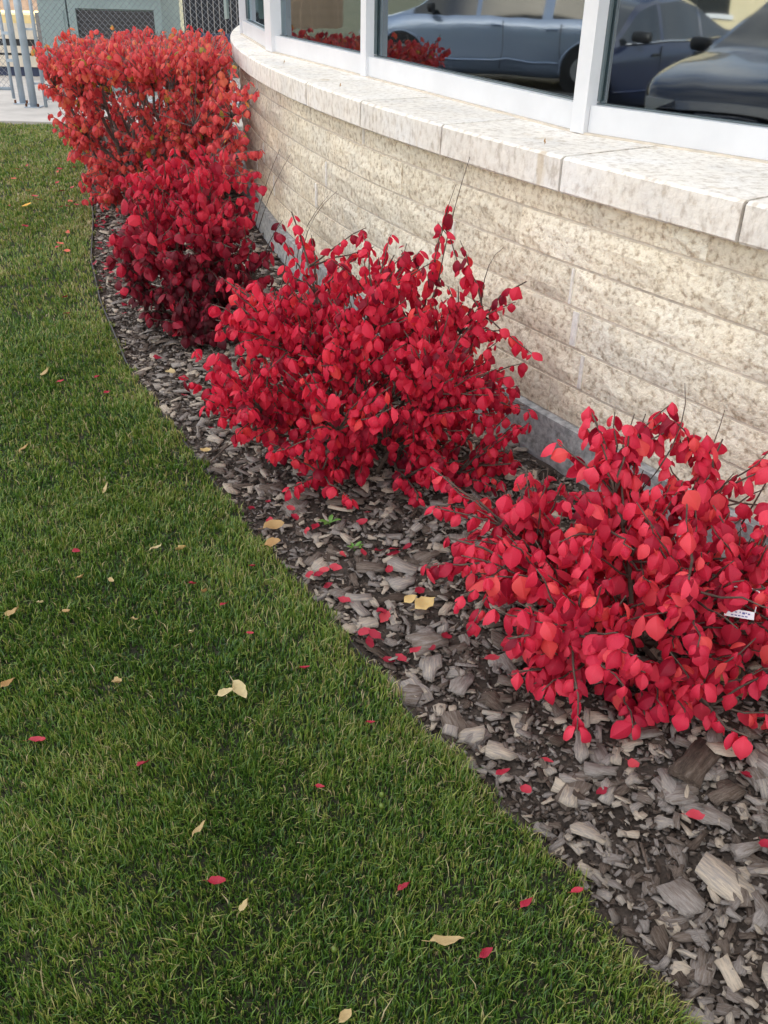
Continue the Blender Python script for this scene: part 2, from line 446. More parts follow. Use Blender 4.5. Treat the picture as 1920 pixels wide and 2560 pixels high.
def arc_strip(r0, r1, z0, z1, name, mat, parent, p0=PH0, p1=PH1, n=70):
    V, F = [], []
    for k in range(n + 1):
        p = p0 + (p1 - p0) * k / n
        V += [arc(p, r0, z0), arc(p, r1, z0), arc(p, r1, z1), arc(p, r0, z1)]
    for k in range(n):
        for c in range(4):
            a, b2 = 4 * k + c, 4 * k + (c + 1) % 4
            F.append((a, b2, b2 + 4, a + 4))
    F += [(3, 2, 1, 0), (4 * n, 4 * n + 1, 4 * n + 2, 4 * n + 3)]
    mb = MB(); mb.add(V, F)
    return mb.build(name, mat, parent)
arc_strip(11.60, 11.885, -0.30, 0.150, 'foundation', M['concrete'], bld)
swall = arc_strip(11.60, 11.849, 0.1502, 0.893, 'stone_wall', M['mortar'], bld)
ZC = [0.150, 0.281, 0.412, 0.543, 0.674, 0.806, 0.893]
for c in range(6):
    z0, z1 = ZC[c] + 0.005, ZC[c + 1] - (0.005 if c < 5 else 0.001)
    p = PH1 - 0.3 * c
    while p > PH0 + 1:
        ln = rng.uniform(0.55, 1.3) / 11.86 * 180 / math.pi
        p1 = max(p - ln, PH0)
        g = 0.0035
        vis = p1 < 45
        st = arc_block(p - g, p1 + g, 11.80, 11.858 + rng.uniform(-0.002, 0.003), z0, z1, 12 if vis else 3, 3 if c < 5 else 2, 0.0032, M['stone'], 'stone', None, 0.0055)
        st.parent = swall; st.matrix_parent_inverse = Matrix.Translation(-bld.location) if False else swall.matrix_basis.inverted()
        if vis and rng.random() < 0.55:      # a pale mortared joint, some smeared over the stone
            hw_ = rng.uniform(0.020, 0.040) * (1.8 if rng.random() < 0.2 else 1)
            jt = arc_block(p1 + hw_, p1 - hw_, 11.83, 11.8585 + 0.003, z0 + 0.004, z1 - 0.004, 2, 5, 0.0006, M['joint_mortar'], 'mortar_joint', None, 0.003)
            jt.parent = swall; jt.matrix_parent_inverse = swall.matrix_basis.inverted()
        p = p1
# sill stones
arc_strip(11.10, 11.895, 0.8965, 0.994, 'sill_joint', M['sill_joint'], bld)
p = J0 + STEP * 7
while p > PH0:
    g = 0.027
    V, F = [], []
    nu = 6
    prof = [(11.13, 0.895), (RS - 0.006, 0.895), (RS, 0.901), (RS, 0.992), (RS - 0.010, 1.0), (11.6, 1.003), (11.13, 1.005)]
    for k in range(nu + 1):
        pp = (p - g) + ((p - STEP + g) - (p - g)) * k / nu
        for r_, z_ in prof: V.append(arc(pp, r_ + (rng.normal(0, 0.0008) if r_ > 11.8 else 0), z_ + rng.normal(0, 0.0004)))
    n_ = len(prof)
    for k in range(nu):
        for c in range(n_):
            a, b2 = n_ * k + c, n_ * k + (c + 1) % n_
            F.append((a, b2, b2 + n_, a + n_))
    F += [tuple(range(n_ - 1, -1, -1)), tuple(nu * n_ + c for c in range(n_))]
    mb = MB(); mb.add(V, F)
    mb.build('sill_stone', M['sill'], bld)
    p -= STEP
# windows on chords
WV = [(4.4, 0.35), (2.95, 1.30), (1.96, 2.13), (0.667, 3.40), (-0.109, 4.988), (-0.722, 6.255), (-1.10, 7.657), (-1.10, 9.2), (-0.75, 10.7), (-0.2, 12.1), (0.6, 13.5)]  # last chords added out of view so the shadow reaches the yard
ZF0, ZF1 = 1.0, 2.75
for k in range(len(WV) - 1):
    a, b2 = Vector(WV[k]), Vector(WV[k + 1])
    d = (b2 - a); L = d.length; d.normalize()
    nrm = Vector((-d.y, d.x))                  # towards the lawn
    if nrm.dot(Vector((0, 0)) - a) < 0: nrm = -nrm
    rz = math.atan2(d.y, d.x)
    mid = (a + b2) / 2
    wide = 0.10 if k == 5 else 0.055
    win = MB().box((mid.x, mid.y, ZF0 + 0.052), (L - wide, 0.075, 0.085), rz).build('window', M['frame'], bld)
    inv = win.matrix_basis.inverted()
    def subp(o): o.parent = win; o.matrix_parent_inverse = Matrix(); return o
    subp(MB().box((mid.x, mid.y, ZF1 - 0.04), (L - wide, 0.075, 0.08), rz).build('head_rail', M['frame']))
    c = mid + nrm * 0.012
    subp(MB().box((c.x, c.y, ZF0 + 0.0035), (L - 0.01, 0.078, 0.011), rz).build('caulk', M['caulk']))
    pz0, pz1 = ZF0 + 0.0955, ZF1 - 0.081
    c = mid - nrm * 0.008
    subp(MB().box((c.x, c.y, (pz0 + pz1) / 2), (L - wide - 0.004, 0.006, pz1 - pz0), rz).build('pane', M['glass']))
    c = mid + nrm * 0.003
    subp(MB().box((c.x, c.y, pz0 + 0.002), (L - wide - 0.002, 0.010, 0.004), rz).build('gasket', M['gasket']))
    for e, s_ in ((a, 1), (b2, -1)):
        c = e + d * s_ * (wide / 2 + 0.006) + nrm * 0.003
        subp(MB().box((c.x, c.y, (pz0 + pz1) / 2), (0.012, 0.012, pz1 - pz0 - 0.02), rz).build('gasket', M['gasket']))
        c = e + d * s_ * (wide / 2 + 0.07) - nrm * 0.16
        subp(MB().box((c.x, c.y, (pz0 + pz1) / 2), (0.10, 0.02, pz1 - pz0), rz).build('reflection_strip', M['reflection_strip']))  # added boards in place of the posts' reflections in the glass
for k in range(len(WV)):
    a = Vector(WV[k])
    i0, i1 = max(k - 1, 0), min(k + 1, len(WV) - 1)
    d = (Vector(WV[i1]) - Vector(WV[i0])).normalized()
    rz = math.atan2(d.y, d.x)
    w = 0.16 if k == 5 else 0.062
    MB().box((a.x, a.y, (ZF0 + ZF1) / 2 + 0.004), (w, 0.105, ZF1 - ZF0 - 0.004), rz).build('mullion', M['frame'], bld)
# room behind the glass, wall above, roof
inner = [Vector(v) for v in WV]
out_pts = [(v.x, v.y) for v in inner]
shell = out_pts + [(6.0, 11.5), (7.0, 1.0)]
MB().prism(out_pts[::-1] + [(4.6, -7.0), (12.0, -7.0), (12.0, 13.5)], 2.752, 5.8).build('upper_wall', M['upper'], bld)  # raised and carried on out of view to throw a longer shadow
MB().prism(out_pts[::-1] + [(4.6, -7.0), (12.0, -7.0), (12.0, 13.5)], 5.801, 6.0).build('roof', M['roof'], bld)
rp = [(4.5, 0.45), (3.05, 1.35), (2.1, 2.25), (0.85, 3.5), (0.1, 5.05), (-0.5, 6.3), (-0.85, 7.7), (-0.85, 9.1), (-0.6, 10.6), (5.8, 11.3), (6.8, 0.6)]
MB().prism(rp[::-1], 0.40, 0.45).build('room_floor', M['room_floor'], bld)
for (p, q_) in ((rp[9], rp[10]), (rp[8], rp[9]), (rp[10], rp[0])):
    a, b2 = Vector(p), Vector(q_); d = b2 - a
    MB().box(((a.x + b2.x) / 2, (a.y + b2.y) / 2, 1.6), (d.length, 0.1, 2.29), math.atan2(d.y, d.x)).build('room_wall', M['room'], bld)
MB().box((8.3, -3.4, 1.2), (7.38, 7.1, 3.1)).build('shade_wing', M['upper'], bld)  # unseen block, added to keep the lawn in shade
# ------------------------------------------------------------------ far yard: gate, fence, cabinet, timber
def chain_link(name, x0, x1, y, z0, z1, parent, pitch=0.062, r=0.0022):
    mb = MB()
    H = z1 - z0; W = x1 - x0
    k = -int(H / pitch) - 1
    while k * pitch < W:
        for sgn in (0, 1):
            s = k * pitch
            t0, t1 = max(0, -s), min(H, W - s)
            if t1 - t0 > 0.03:
                if sgn == 0: pa, pb = (x0 + s + t0, z0 + t0), (x0 + s + t1, z0 + t1)
                else: pa, pb = (x0 + s + t0, z1 - t0), (x0 + s + t1, z1 - t1)
                mb.tube([(pa[0], y + (0.002 if sgn else -0.002), pa[1]), (pb[0], y + (0.002 if sgn else -0.002), pb[1])], r, 3, False)
        k += 1
    o = mb.build(name, M['wire'], parent); o['kind'] = 'stuff'
    return o
def post(x, y, r, h, name, label):
    t = empty(name, (x, y, 0.012)); tag(t, label, 'post', 'steel gate posts')
    MB().tube([(x, y, 0.012), (x, y, h)], r, 14).build('pole', M['galv'], t, True)
    MB().tube([(x, y, h), (x, y, h + 0.03), (x, y, h + 0.045)], [r * 1.15, r * 1.0, r * 0.3], 14).build('cap', M['galv'], t, True)
    MB().box((x, y, 0.018), (0.17, 0.14, 0.010)).build('base_plate', M['galv'], t)
    for dx in (-0.065, 0.065):
        MB().tube([(x + dx, y - 0.05, 0.02), (x + dx, y - 0.05, 0.055)], 0.012, 6).build('bolt', M['rust'], t)
    return t
post(-3.985, 11.0, 0.040, 1.9, 'gate_post', 'thick blue-grey steel gate post bolted to the pavement nearest the hedge')
post(-4.195, 11.25, 0.034, 1.9, 'gate_post', 'slimmer blue-grey steel gate post behind the thick bolted one')
g = empty('chain_link_fence', (-3.0, 11.02, 0.012)); tag(g, 'grey chain link fence running behind the tall red hedge', 'fence')
for x in (-3.86, -1.4, 0.9): MB().tube([(x, 11.03, 0.012), (x, 11.03, 1.85)], 0.019, 10).build('post', M['galv'], g, True)
for z in (0.10, 1.83): MB().tube([(-3.86, 11.03, z), (0.9, 11.03, z)], 0.015, 8).build('rail', M['galv'], g, True)
for z in (0.25, 0.78, 1.35): MB().box((-3.92, 11.02, z), (0.13, 0.012, 0.022)).build('tie_band', M['galv'], g)
chain_link('wire_mesh', -3.86, 0.9, 11.03, 0.06, 1.84, g)
g = empty('chain_link_gate', (-4.9, 11.27, 0.05)); tag(g, 'open framed chain link gate leaf beside the slimmer post', 'gate')
for x in (-4.30, -5.6): MB().tube([(x, 11.28, 0.06), (x, 11.28, 1.8)], 0.017, 10).build('stile', M['galv'], g, True)
for z in (0.16, 0.95, 1.78): MB().tube([(-5.6, 11.28, z), (-4.30, 11.28, z)], 0.017, 8).build('rail', M['galv'], g, True)
for z in (0.45, 0.72): MB().box((-4.25, 11.27, z), (0.11, 0.015, 0.03)).build('hinge', M['galv'], g)
chain_link('wire_mesh', -5.6, -4.30, 11.28, 0.16, 1.78, g)
# utility cabinet
g = empty('utility_cabinet', (-3.2, 12.6, 0.012)); tag(g, 'pale green steel utility cabinet with dark louvred front behind the fence', 'cabinet')
X0, X1, Y0, Y1, ZT = -3.86, -2.76, 12.25, 13.3, 1.10
mb = MB()
mb.box(((X0 + X1) / 2, (Y0 + Y1) / 2 + 0.03, 0.54), (X1 - X0, Y1 - Y0 - 0.06, 1.05)); mb.build('body', M['cabinet'], g)
for (xa, xb, za, zb) in ((X0, X0 + 0.09, 0.015, ZT - 0.03), (X1 - 0.09, X1, 0.015, ZT - 0.03), (X0 + 0.09, X1 - 0.09, ZT - 0.17, ZT - 0.03), (X0 + 0.09, X1 - 0.09, 0.015, 0.10)):
    MB().box(((xa + xb) / 2, Y0 + 0.028, (za + zb) / 2), (xb - xa, 0.055, zb - za)).build('front_frame', M['cabinet'], g)
mb = MB().box(((X0 + X1) / 2, (Y0 + Y1) / 2, ZT + 0.0), (X1 - X0 + 0.07, Y1 - Y0 + 0.07, 0.055)); mb.build('lid', M['cabinet'], g)
gr = MB().box(((X0 + X1) / 2, Y0 + 0.052, 0.51), (X1 - X0 - 0.18, 0.012, 0.80)).build('grille', M['louvre'], g)
for i in range(18):
    s_ = MB().box(((X0 + X1) / 2, Y0 + 0.038, 0.13 + i * 0.045), (X1 - X0 - 0.19, 0.014, 0.018)).build('louvre', M['louvre']); s_.parent = gr; s_.matrix_parent_inverse = gr.matrix_basis.inverted()
MB().box((X0 - 0.005, Y0 + 0.5, 0.5), (0.012, 0.7, 0.75)).build('side_door', M['cabinet'], g)
# side extension of the cabinet towards the gate
g2 = empty('meter_cabinet', (-4.05, 12.7, 0.012)); tag(g2, 'plain pale green steel cabinet abutting the louvred one on the gate side', 'cabinet')
MB().box((-4.06, 12.75, 0.525), (0.33, 0.9, 1.02)).build('body', M['cabinet'], g2)
MB().box((-4.06, 12.75, 1.057), (0.36, 0.95, 0.04)).build('lid', M['cabinet'], g2)
MB().box((-4.06, 12.297, 0.5), (0.26, 0.012, 0.8)).build('door', M['cabinet'], g2)
# timber stack by the gate
M['board_pale'] = plain('pale_boards', (0.62, 0.56, 0.46), 0.8, var=0.15)
M['board_yellow'] = plain('yellow_boards', (0.70, 0.55, 0.26), 0.8, var=0.15)
M['dark_steel'] = plain('dark_steel', (0.02, 0.022, 0.03), 0.6)
M['navy'] = plain('navy_beam', (0.03, 0.045, 0.10), 0.6)
M['block'] = plain('grey_block', (0.20, 0.195, 0.19), 0.95, var=0.2, scale=20, bump_s=0.4)
M['crate_bar'] = plain('grey_bar', (0.11, 0.11, 0.115), 0.7)
M['tan_fence'] = plain('tan_boards', (0.34, 0.25, 0.19), 0.85, var=0.25, scale=6)
M['brown_block'] = plain('brown_masonry', (0.16, 0.125, 0.09), 0.95, var=0.3, scale=8, bump_s=0.5)
g = empty('board_stack', (-6, 14.2, 0.012)); tag(g, 'stack of pale boards on dark steel bearers behind the gate', 'board stack')
for z0, z1, mm, nm, dx in ((0.015, 0.13, 'navy', 'bearer', 0.0), (0.131, 0.27, 'board_pale', 'board', 0.05), (0.271, 0.30, 'dark_steel', 'spacer', -0.1), (0.301, 0.385, 'board_pale', 'board', 0.0), (0.386, 0.47, 'dark_steel', 'spacer', -0.15), (0.471, 0.66, 'board_pale', 'board', 0.08), (0.661, 0.76, 'board_yellow', 'board', -0.02)):
    if nm == 'board':
        for i in range(3): MB().box((-6.2 + dx, 14.05 + i * 0.36, (z0 + z1) / 2), (3.2, 0.35, z1 - z0)).build(nm, M[mm], g)
    else:
        MB().box((-6.2 + dx, 14.4, (z0 + z1) / 2), (3.1, 0.95, z1 - z0)).build(nm, M[mm], g)
o = MB().box((-4.52, 13.6, 0.41), (0.30, 0.30, 0.80)).build('concrete_block', M['block']); tag(o, 'upright grey concrete block standing beside the board stack', 'block')
g = empty('board_fence', (-9, 19.2, 0)); tag(g, 'tan vertical board fence at the back of the yard', 'fence')
bm_ = MB().box((0, 0, 1.0), (0.196, 0.03, 2.0)).mesh('board', M['tan_fence'])
for i in range(60):
    b_ = bpy.data.objects.new('board', bm_); link(b_, g); b_.matrix_parent_inverse = g.matrix_basis.inverted(); b_.location = (-16 + i * 0.2, 19.2 + random.uniform(-0.006, 0.006), random.uniform(-0.02, 0.02))
for z in (0.5, 1.5): MB().box((-10, 19.25, z), (12, 0.05, 0.09)).build('rail', M['tan_fence'], g)
# barred crate on a brown plinth right of the cabinet
g = empty('barred_crate', (-1.9, 14.4, 0.3)); tag(g, 'dark crate with pale upright bars and navy base beam behind the fence', 'crate')
MB().box((-1.5, 14.7, 1.0), (2.9, 0.5, 0.9)).build('back_panel', M['dark_steel'], g)
bar = MB().tube([(0, 0, 0.56), (0, 0, 1.6)], 0.008, 6).mesh('bar', M['crate_bar'])
for i in range(36):
    b_ = bpy.data.objects.new('bar', bar); link(b_, g); b_.matrix_parent_inverse = g.matrix_basis.inverted(); b_.location = (-2.92 + i * 0.08, 14.40, 0)
MB().box((-1.5, 14.42, 0.50), (2.95, 0.10, 0.12)).build('base_beam', M['navy'], g)
g = empty('brown_wall', (-1.4, 14.4, 0.0)); tag(g, 'low brown masonry wall under the barred crate', 'wall')
for r_ in range(2):
    for i in range(8):
        MB().box((-2.8 + i * 0.4 + (0.2 if r_ else 0), 14.55, 0.012 + 0.105 + r_ * 0.214), (0.392, 0.5, 0.206)).build('block', M['brown_block'], g)

# ------------------------------------------------------------------ cars on the parking lot (seen mirrored in the windows)
M['car_glass'] = paint_mat('car_window', (0.015, 0.018, 0.022), 0.0, 0.05)
M['tyre'] = plain('tyre_rubber', (0.018, 0.018, 0.019), 0.8)
M['rim'] = plain('wheel_alloy', (0.5, 0.5, 0.52), 0.3, metal=0.8)
M['chrome'] = plain('chrome_trim', (0.75, 0.76, 0.78), 0.12, metal=1.0, var=0.02)
M['lamp'] = plain('headlamp_lens', (0.62, 0.64, 0.66), 0.1, metal=0.2)
M['tail'] = plain('tail_lamp', (0.35, 0.01, 0.01), 0.2)
M['trim_black'] = plain('black_trim', (0.015, 0.015, 0.016), 0.5)
PZ = -0.25
def catmull(tab, n):
    tab = np.array(tab, float); x = tab[:, 0]
    xs = np.linspace(x[0], x[-1], n)
    return np.column_stack([xs] + [np.interp(xs, x[::-1] if x[0] > x[-1] else x, (tab[::-1, c] if x[0] > x[-1] else tab[:, c])) for c in range(1, tab.shape[1])])
def make_car(name, label, loc, heading, paint, tab, wheels, wr=0.33, cab=(0.95, -1.75), pillars=(), emblem=False, hw=0.89, lamps=None, belt=0.92, handles=(), chrome_belt=False, mirror_x=0.62):
    root = empty(name, (loc[0], loc[1], PZ)); tag(root, label, 'car', 'cars parked on the asphalt lot')
    root.rotation_euler = (0, 0, heading)
    T = Matrix.Translation((loc[0], loc[1], PZ)) @ Matrix.Rotation(heading, 4, 'Z')
    def part(mb, nm, mat, smooth=True, par=None):
        o = bpy.data.objects.new(nm, mb.mesh(nm, mat, smooth)); COL.objects.link(o); o.parent = par or root
        return o
    st = catmull(tab, 64)                       # x, ztop, width factor
    # smooth the roofline a little
    for _ in range(2):
        st[1:-1, 1:] = 0.25 * st[:-2, 1:] + 0.5 * st[1:-1, 1:] + 0.25 * st[2:, 1:]
    secs = []
    for x, zt, wf in st:
        w = hw * wf
        incab = cab[1] <= x <= cab[0]
        zb = min(belt + 0.03 * (-x / 2.3), zt - 0.03)
        k = max(0, min(1, (zt - zb - 0.05) / 0.4))
        wt = w * (0.93 - 0.20 * k)
        secs.append([(w * 0.86, 0.20), (w * 0.985, 0.27), (w * 1.0, 0.45), (w * 1.0, zb * 0.78), (w * 0.975, zb - 0.015), (w * 0.955, zb), (wt + (0.03 * k), zt - 0.045 * (0.4 + k)), (wt * 0.92, zt - 0.008), (wt * 0.5, zt + 0.018), (0, zt + 0.025)])
    full = []
    for s in secs: full.append([(y, z) for y, z in s] + [(-y, z) for y, z in s[-2::-1]])
    V = [(st[i, 0], y, z) for i, s in enumerate(full) for y, z in s]
    W_ = len(full[0])
    groups = {'body': [], 'side_window': [], 'side_window_b': [], 'windshield': [], 'rear_window': []}
    slope = np.gradient(st[:, 1], st[:, 0])
    for i in range(len(st) - 1):
        xm = (st[i, 0] + st[i + 1, 0]) / 2
        tall = (secs[i][6][1] - secs[i][5][1]) > 0.07 and (secs[i + 1][6][1] - secs[i + 1][5][1]) > 0.07
        for k in range(W_ - 1):
            f = (i * W_ + k, i * W_ + k + 1, (i + 1) * W_ + k + 1, (i + 1) * W_ + k)
            gname = 'body'
            if k == 5 and tall and not any(abs(xm - p_) < 0.05 for p_ in pillars): gname = 'side_window'
            elif k == W_ - 7 and tall and not any(abs(xm - p_) < 0.05 for p_ in pillars): gname = 'side_window_b'
            elif 7 <= k <= W_ - 9 and cab[1] < xm < cab[0] and abs(slope[i]) > 0.28: gname = 'windshield' if xm > -0.2 else 'rear_window'
            groups[gname].append(f)
    groups['body'] += [tuple(range(W_)), tuple((len(st) - 1) * W_ + k for k in range(W_ - 1, -1, -1))]
    for gname, fs in groups.items():
        if not fs: continue
        idx = sorted({j for f in fs for j in f}); mp = {j: q_ for q_, j in enumerate(idx)}
        mb = MB(); mb.add([V[j] for j in idx], [tuple(mp[j] for j in f) for f in fs])
        part(mb, gname.replace('_b', ''), paint if gname == 'body' else M['car_glass'])
    part(MB().box((0, 0, 0.235), (st[0, 0] * 1.9, hw * 1.7, 0.08)), 'underbody', M['trim_black'], False)
    for wx in wheels:
        for s in (1, -1):
            arch = part(MB().tube([(wx, s * hw * 0.80, wr), (wx, s * (hw * 1.0 + 0.004), wr)], wr + 0.075, 28), 'wheel_arch', M['trim_black'], False)
            lip = [(wx + (wr + 0.08) * math.cos(t), s * (hw + 0.002), wr + (wr + 0.08) * math.sin(t)) for t in np.linspace(-0.25, math.pi + 0.25, 22)]
            part(MB().tube(lip, 0.018, 6), 'arch_lip', paint)
            wroot = part(MB().tube([(wx, s * (hw - 0.19), wr), (wx, s * (hw - 0.17), wr), (wx, s * (hw - 0.01), wr), (wx, s * (hw + 0.012), wr)], [wr * 0.93, wr, wr, wr * 0.9], 28), 'wheel', M['tyre'], True)
            part(MB().tube([(wx, s * (hw - 0.03), wr), (wx, s * (hw + 0.018), wr)], [wr * 0.66, wr * 0.62], 24), 'rim', M['rim'], False, wroot)
            part(MB().tube([(wx, s * (hw + 0.012), wr), (wx, s * (hw + 0.03), wr)], [wr * 0.2, wr * 0.16], 12), 'hub_cap', M['trim_black'], False, wroot)
    nose = st[0, 0]
    def wf_at(x): return float(np.interp(-x, -st[:, 0], st[:, 2])) * hw
    def zt_at(x): return float(np.interp(-x, -st[:, 0], st[:, 1]))
    for s in (1, -1):
        # head lamp: a swept lens wrapping the corner
        mb = MB(); V2 = []; F2 = []
        for a_, xx in enumerate(np.linspace(nose - 0.62, nose - 0.07, 8)):
            w_ = wf_at(xx) * 0.995 + 0.004; zt_ = zt_at(xx)
            hgt = 0.15 * math.sin(math.pi * (0.12 + 0.8 * a_ / 7))
            for z_ in (zt_ - 0.07 - hgt, zt_ - 0.07 - hgt * 0.5, zt_ - 0.065): V2.append((xx + 0.012, s * (w_ + 0.004), z_))
        for a_ in range(7):
            for c_ in range(2): F2.append((a_ * 3 + c_, a_ * 3 + c_ + 1, a_ * 3 + c_ + 4, a_ * 3 + c_ + 3))
        part(mb.add(V2, F2), 'headlight', M['lamp'])
        mb = MB()
        mb.box((nose - 0.06, s * hw * 0.60, zt_at(nose - 0.1) - 0.10), (0.06, hw * 0.42, 0.13), -s * 0.35)
        part(mb, 'headlight', M['lamp'], False)
        part(MB().box((st[-1, 0] + 0.06, s * hw * 0.72, 0.82), (0.10, 0.26, 0.16)), 'tail_light', M['tail'], False)
        # mirror
        mb = MB(); V2 = []; F2 = []
        for a_ in range(7):
            for c_ in range(10):
                th, ph = math.pi * a_ / 6, 2 * math.pi * c_ / 10
                sg = lambda v: math.copysign(abs(v) ** 0.5, v)
                V2.append((mirror_x + 0.055 * math.sin(th) ** 0.5 * sg(math.cos(ph)) - 0.02 * math.cos(th) * s, s * (hw + 0.10) + 0.12 * sg(math.cos(th)), belt + 0.09 + 0.068 * math.sin(th) ** 0.5 * sg(math.sin(ph))))
        for a_ in range(6):
            for c_ in range(10): F2.append((a_ * 10 + c_, a_ * 10 + (c_ + 1) % 10, (a_ + 1) * 10 + (c_ + 1) % 10, (a_ + 1) * 10 + c_))
        part(mb.add(V2, F2), 'mirror', M['trim_black'])
        for hx in handles:
            part(MB().tube([(hx - 0.09, s * (hw + 0.0), belt - 0.14), (hx - 0.05, s * (hw + 0.03), belt - 0.13), (hx + 0.05, s * (hw + 0.03), belt - 0.13), (hx + 0.09, s * hw, belt - 0.14)], 0.016, 6), 'door_handle', M['trim_black'] if chrome_belt else paint)
            part(MB().box((hx - 0.14, s * (hw - 0.002), belt * 0.62), (0.010, 0.012, belt * 0.66)), 'door_seam', M['trim_black'], False)
        if chrome_belt:
            part(MB().tube([(0.75, s * (hw * 0.972), belt + 0.0), (-0.4, s * (hw * 0.972), belt + 0.01), (-1.5, s * (hw * 0.965), belt + 0.028)], 0.014, 6), 'belt_trim', M['chrome'])
        part(MB().tube([(wheels[0] - 0.45, s * (hw + 0.003), 0.40), (wheels[1] + 0.45, s * (hw + 0.003), 0.42)], 0.018, 6), 'side_moulding', paint)
    # grille, bumper slot, chrome bar, emblem, plate
    zt0 = zt_at(nose - 0.05)
    part(MB().box((nose - 0.01, 0, zt0 - 0.16), (0.05, hw * 0.80, 0.13)), 'grille', M['trim_black'], False)
    part(MB().tube([(nose - 0.03, -hw * 0.42, zt0 - 0.085), (nose + 0.03, 0, zt0 - 0.075), (nose - 0.03, hw * 0.42, zt0 - 0.085)], 0.022, 8), 'grille_bar', paint)
    part(MB().box((nose - 0.03, 0, 0.36), (0.08, hw * 1.1, 0.14)), 'bumper_slot', M['trim_black'], False)
    if emblem:
        em = None
        for (ra, rb, oz) in ((0.070, 0.047, 0), (0.026, 0.044, 0.0), (0.048, 0.020, 0.024)):
            ring = [(nose + 0.045, ra * math.cos(t), zt0 - 0.135 + oz + rb * math.sin(t)) for t in np.linspace(0, 2 * math.pi, 25)]
            e_ = part(MB().tube(ring, 0.0065, 6, False), 'emblem', M['chrome'])
    part(MB().box((nose + 0.012, 0, 0.47), (0.012, 0.30, 0.15)), 'number_plate', M['frame'], False)
    return root
SEDAN = [(2.32, 0.56, 0.74), (2.24, 0.68, 0.86), (2.0, 0.77, 0.95), (1.6, 0.85, 0.99), (1.05, 0.94, 1.0), (0.90, 0.97, 1.0), (0.25, 1.34, 1.0), (-0.15, 1.42, 1.0), (-0.7, 1.43, 1.0), (-1.1, 1.36, 1.0), (-1.72, 1.05, 0.99), (-2.15, 1.02, 0.96), (-2.27, 0.96, 0.90), (-2.32, 0.60, 0.84)]
VAN = [(2.5, 0.62, 0.76), (2.42, 0.78, 0.88), (2.1, 0.92, 0.96), (1.6, 1.03, 0.99), (1.42, 1.08, 1.0), (0.55, 1.62, 1.0), (0.1, 1.73, 1.0), (-1.0, 1.75, 1.0), (-1.9, 1.71, 0.99), (-2.2, 1.62, 0.98), (-2.45, 1.05, 0.95), (-2.52, 0.60, 0.90)]
HATCH = [(2.32, 0.70, 0.74), (2.24, 0.83, 0.86), (2.0, 0.92, 0.95), (1.6, 0.99, 0.99), (1.05, 1.06, 1.0), (0.90, 1.09, 1.0), (0.25, 1.46, 1.0), (-0.15, 1.53, 1.0), (-0.7, 1.54, 1.0), (-1.5, 1.46, 1.0), (-2.05, 1.22, 0.98), (-2.27, 1.0, 0.92), (-2.32, 0.60, 0.84)]
M['silver'] = paint_mat('silver_paint', (0.34, 0.42, 0.56), 0.6, 0.28)  # bluish: the sky's reflection is put into the paint colour
M['blueblack'] = paint_mat('blue_black_paint', (0.020, 0.030, 0.075), 0.4, 0.3)  # made bluer to carry the reflected sky in the paint
M['black'] = paint_mat('black_paint', (0.008, 0.011, 0.028), 0.2, 0.25)
KH = math.atan2(kdir.y, kdir.x)
#CARS
make_car('minivan', 'silver minivan parked side-on, mirrored in the wide middle window', (-10.97, 10.90), R(75), M['silver'], VAN, (1.55, -1.5), 0.34, (1.42, -2.45), (0.30, -0.85, -1.9), hw=0.97, belt=1.02, handles=(0.0, -0.95), mirror_x=1.0)
make_car('sedan', 'blue-black sedan with chrome window trim, mirrored in the window behind the black car', (-9.32, 1.22), R(46), M['blueblack'], SEDAN, (1.40, -1.38), 0.33, (0.95, -1.75), (-0.15, -1.12), handles=(0.05, -0.95), chrome_belt=True)
make_car('hatchback', 'glossy black car with round emblem on its nose, mirrored closest in the window', (-6.03, -0.27), R(40), M['black'], HATCH, (1.40, -1.38), 0.33, (0.95, -2.1), (-0.15, -1.12), emblem=True, handles=(0.05, -0.95), belt=1.0)
#ENDCARS
# pale building across the lot
g = empty('garage_building', (-17.5, 4, PZ)); tag(g, 'pale yellow stucco building across the parking lot, mirrored behind the cars', 'building')
M['pale_stucco'] = plain('pale_stucco', (0.62, 0.54, 0.36), 0.9, bump_s=0.2, scale=30)
MB().box((-19.0, 3, 1.75), (5, 26, 4.0)).build('wall', M['pale_stucco'], g)
MB().box((-19.0, 3, 3.86), (5.4, 26.4, 0.2)).build('roof', M['roof'], g)
for i in range(5):
    w_ = MB().box((-16.49, -7 + i * 5, 1.3), (0.04, 1.6, 1.2)).build('window', M['car_glass'], g)
    for dz in (-0.64, 0.64):
        f_ = MB().box((-16.47, -7 + i * 5, 1.3 + dz), (0.06, 1.76, 0.08)).build('frame', M['frame']); f_.parent = w_; f_.matrix_parent_inverse = w_.matrix_basis.inverted()

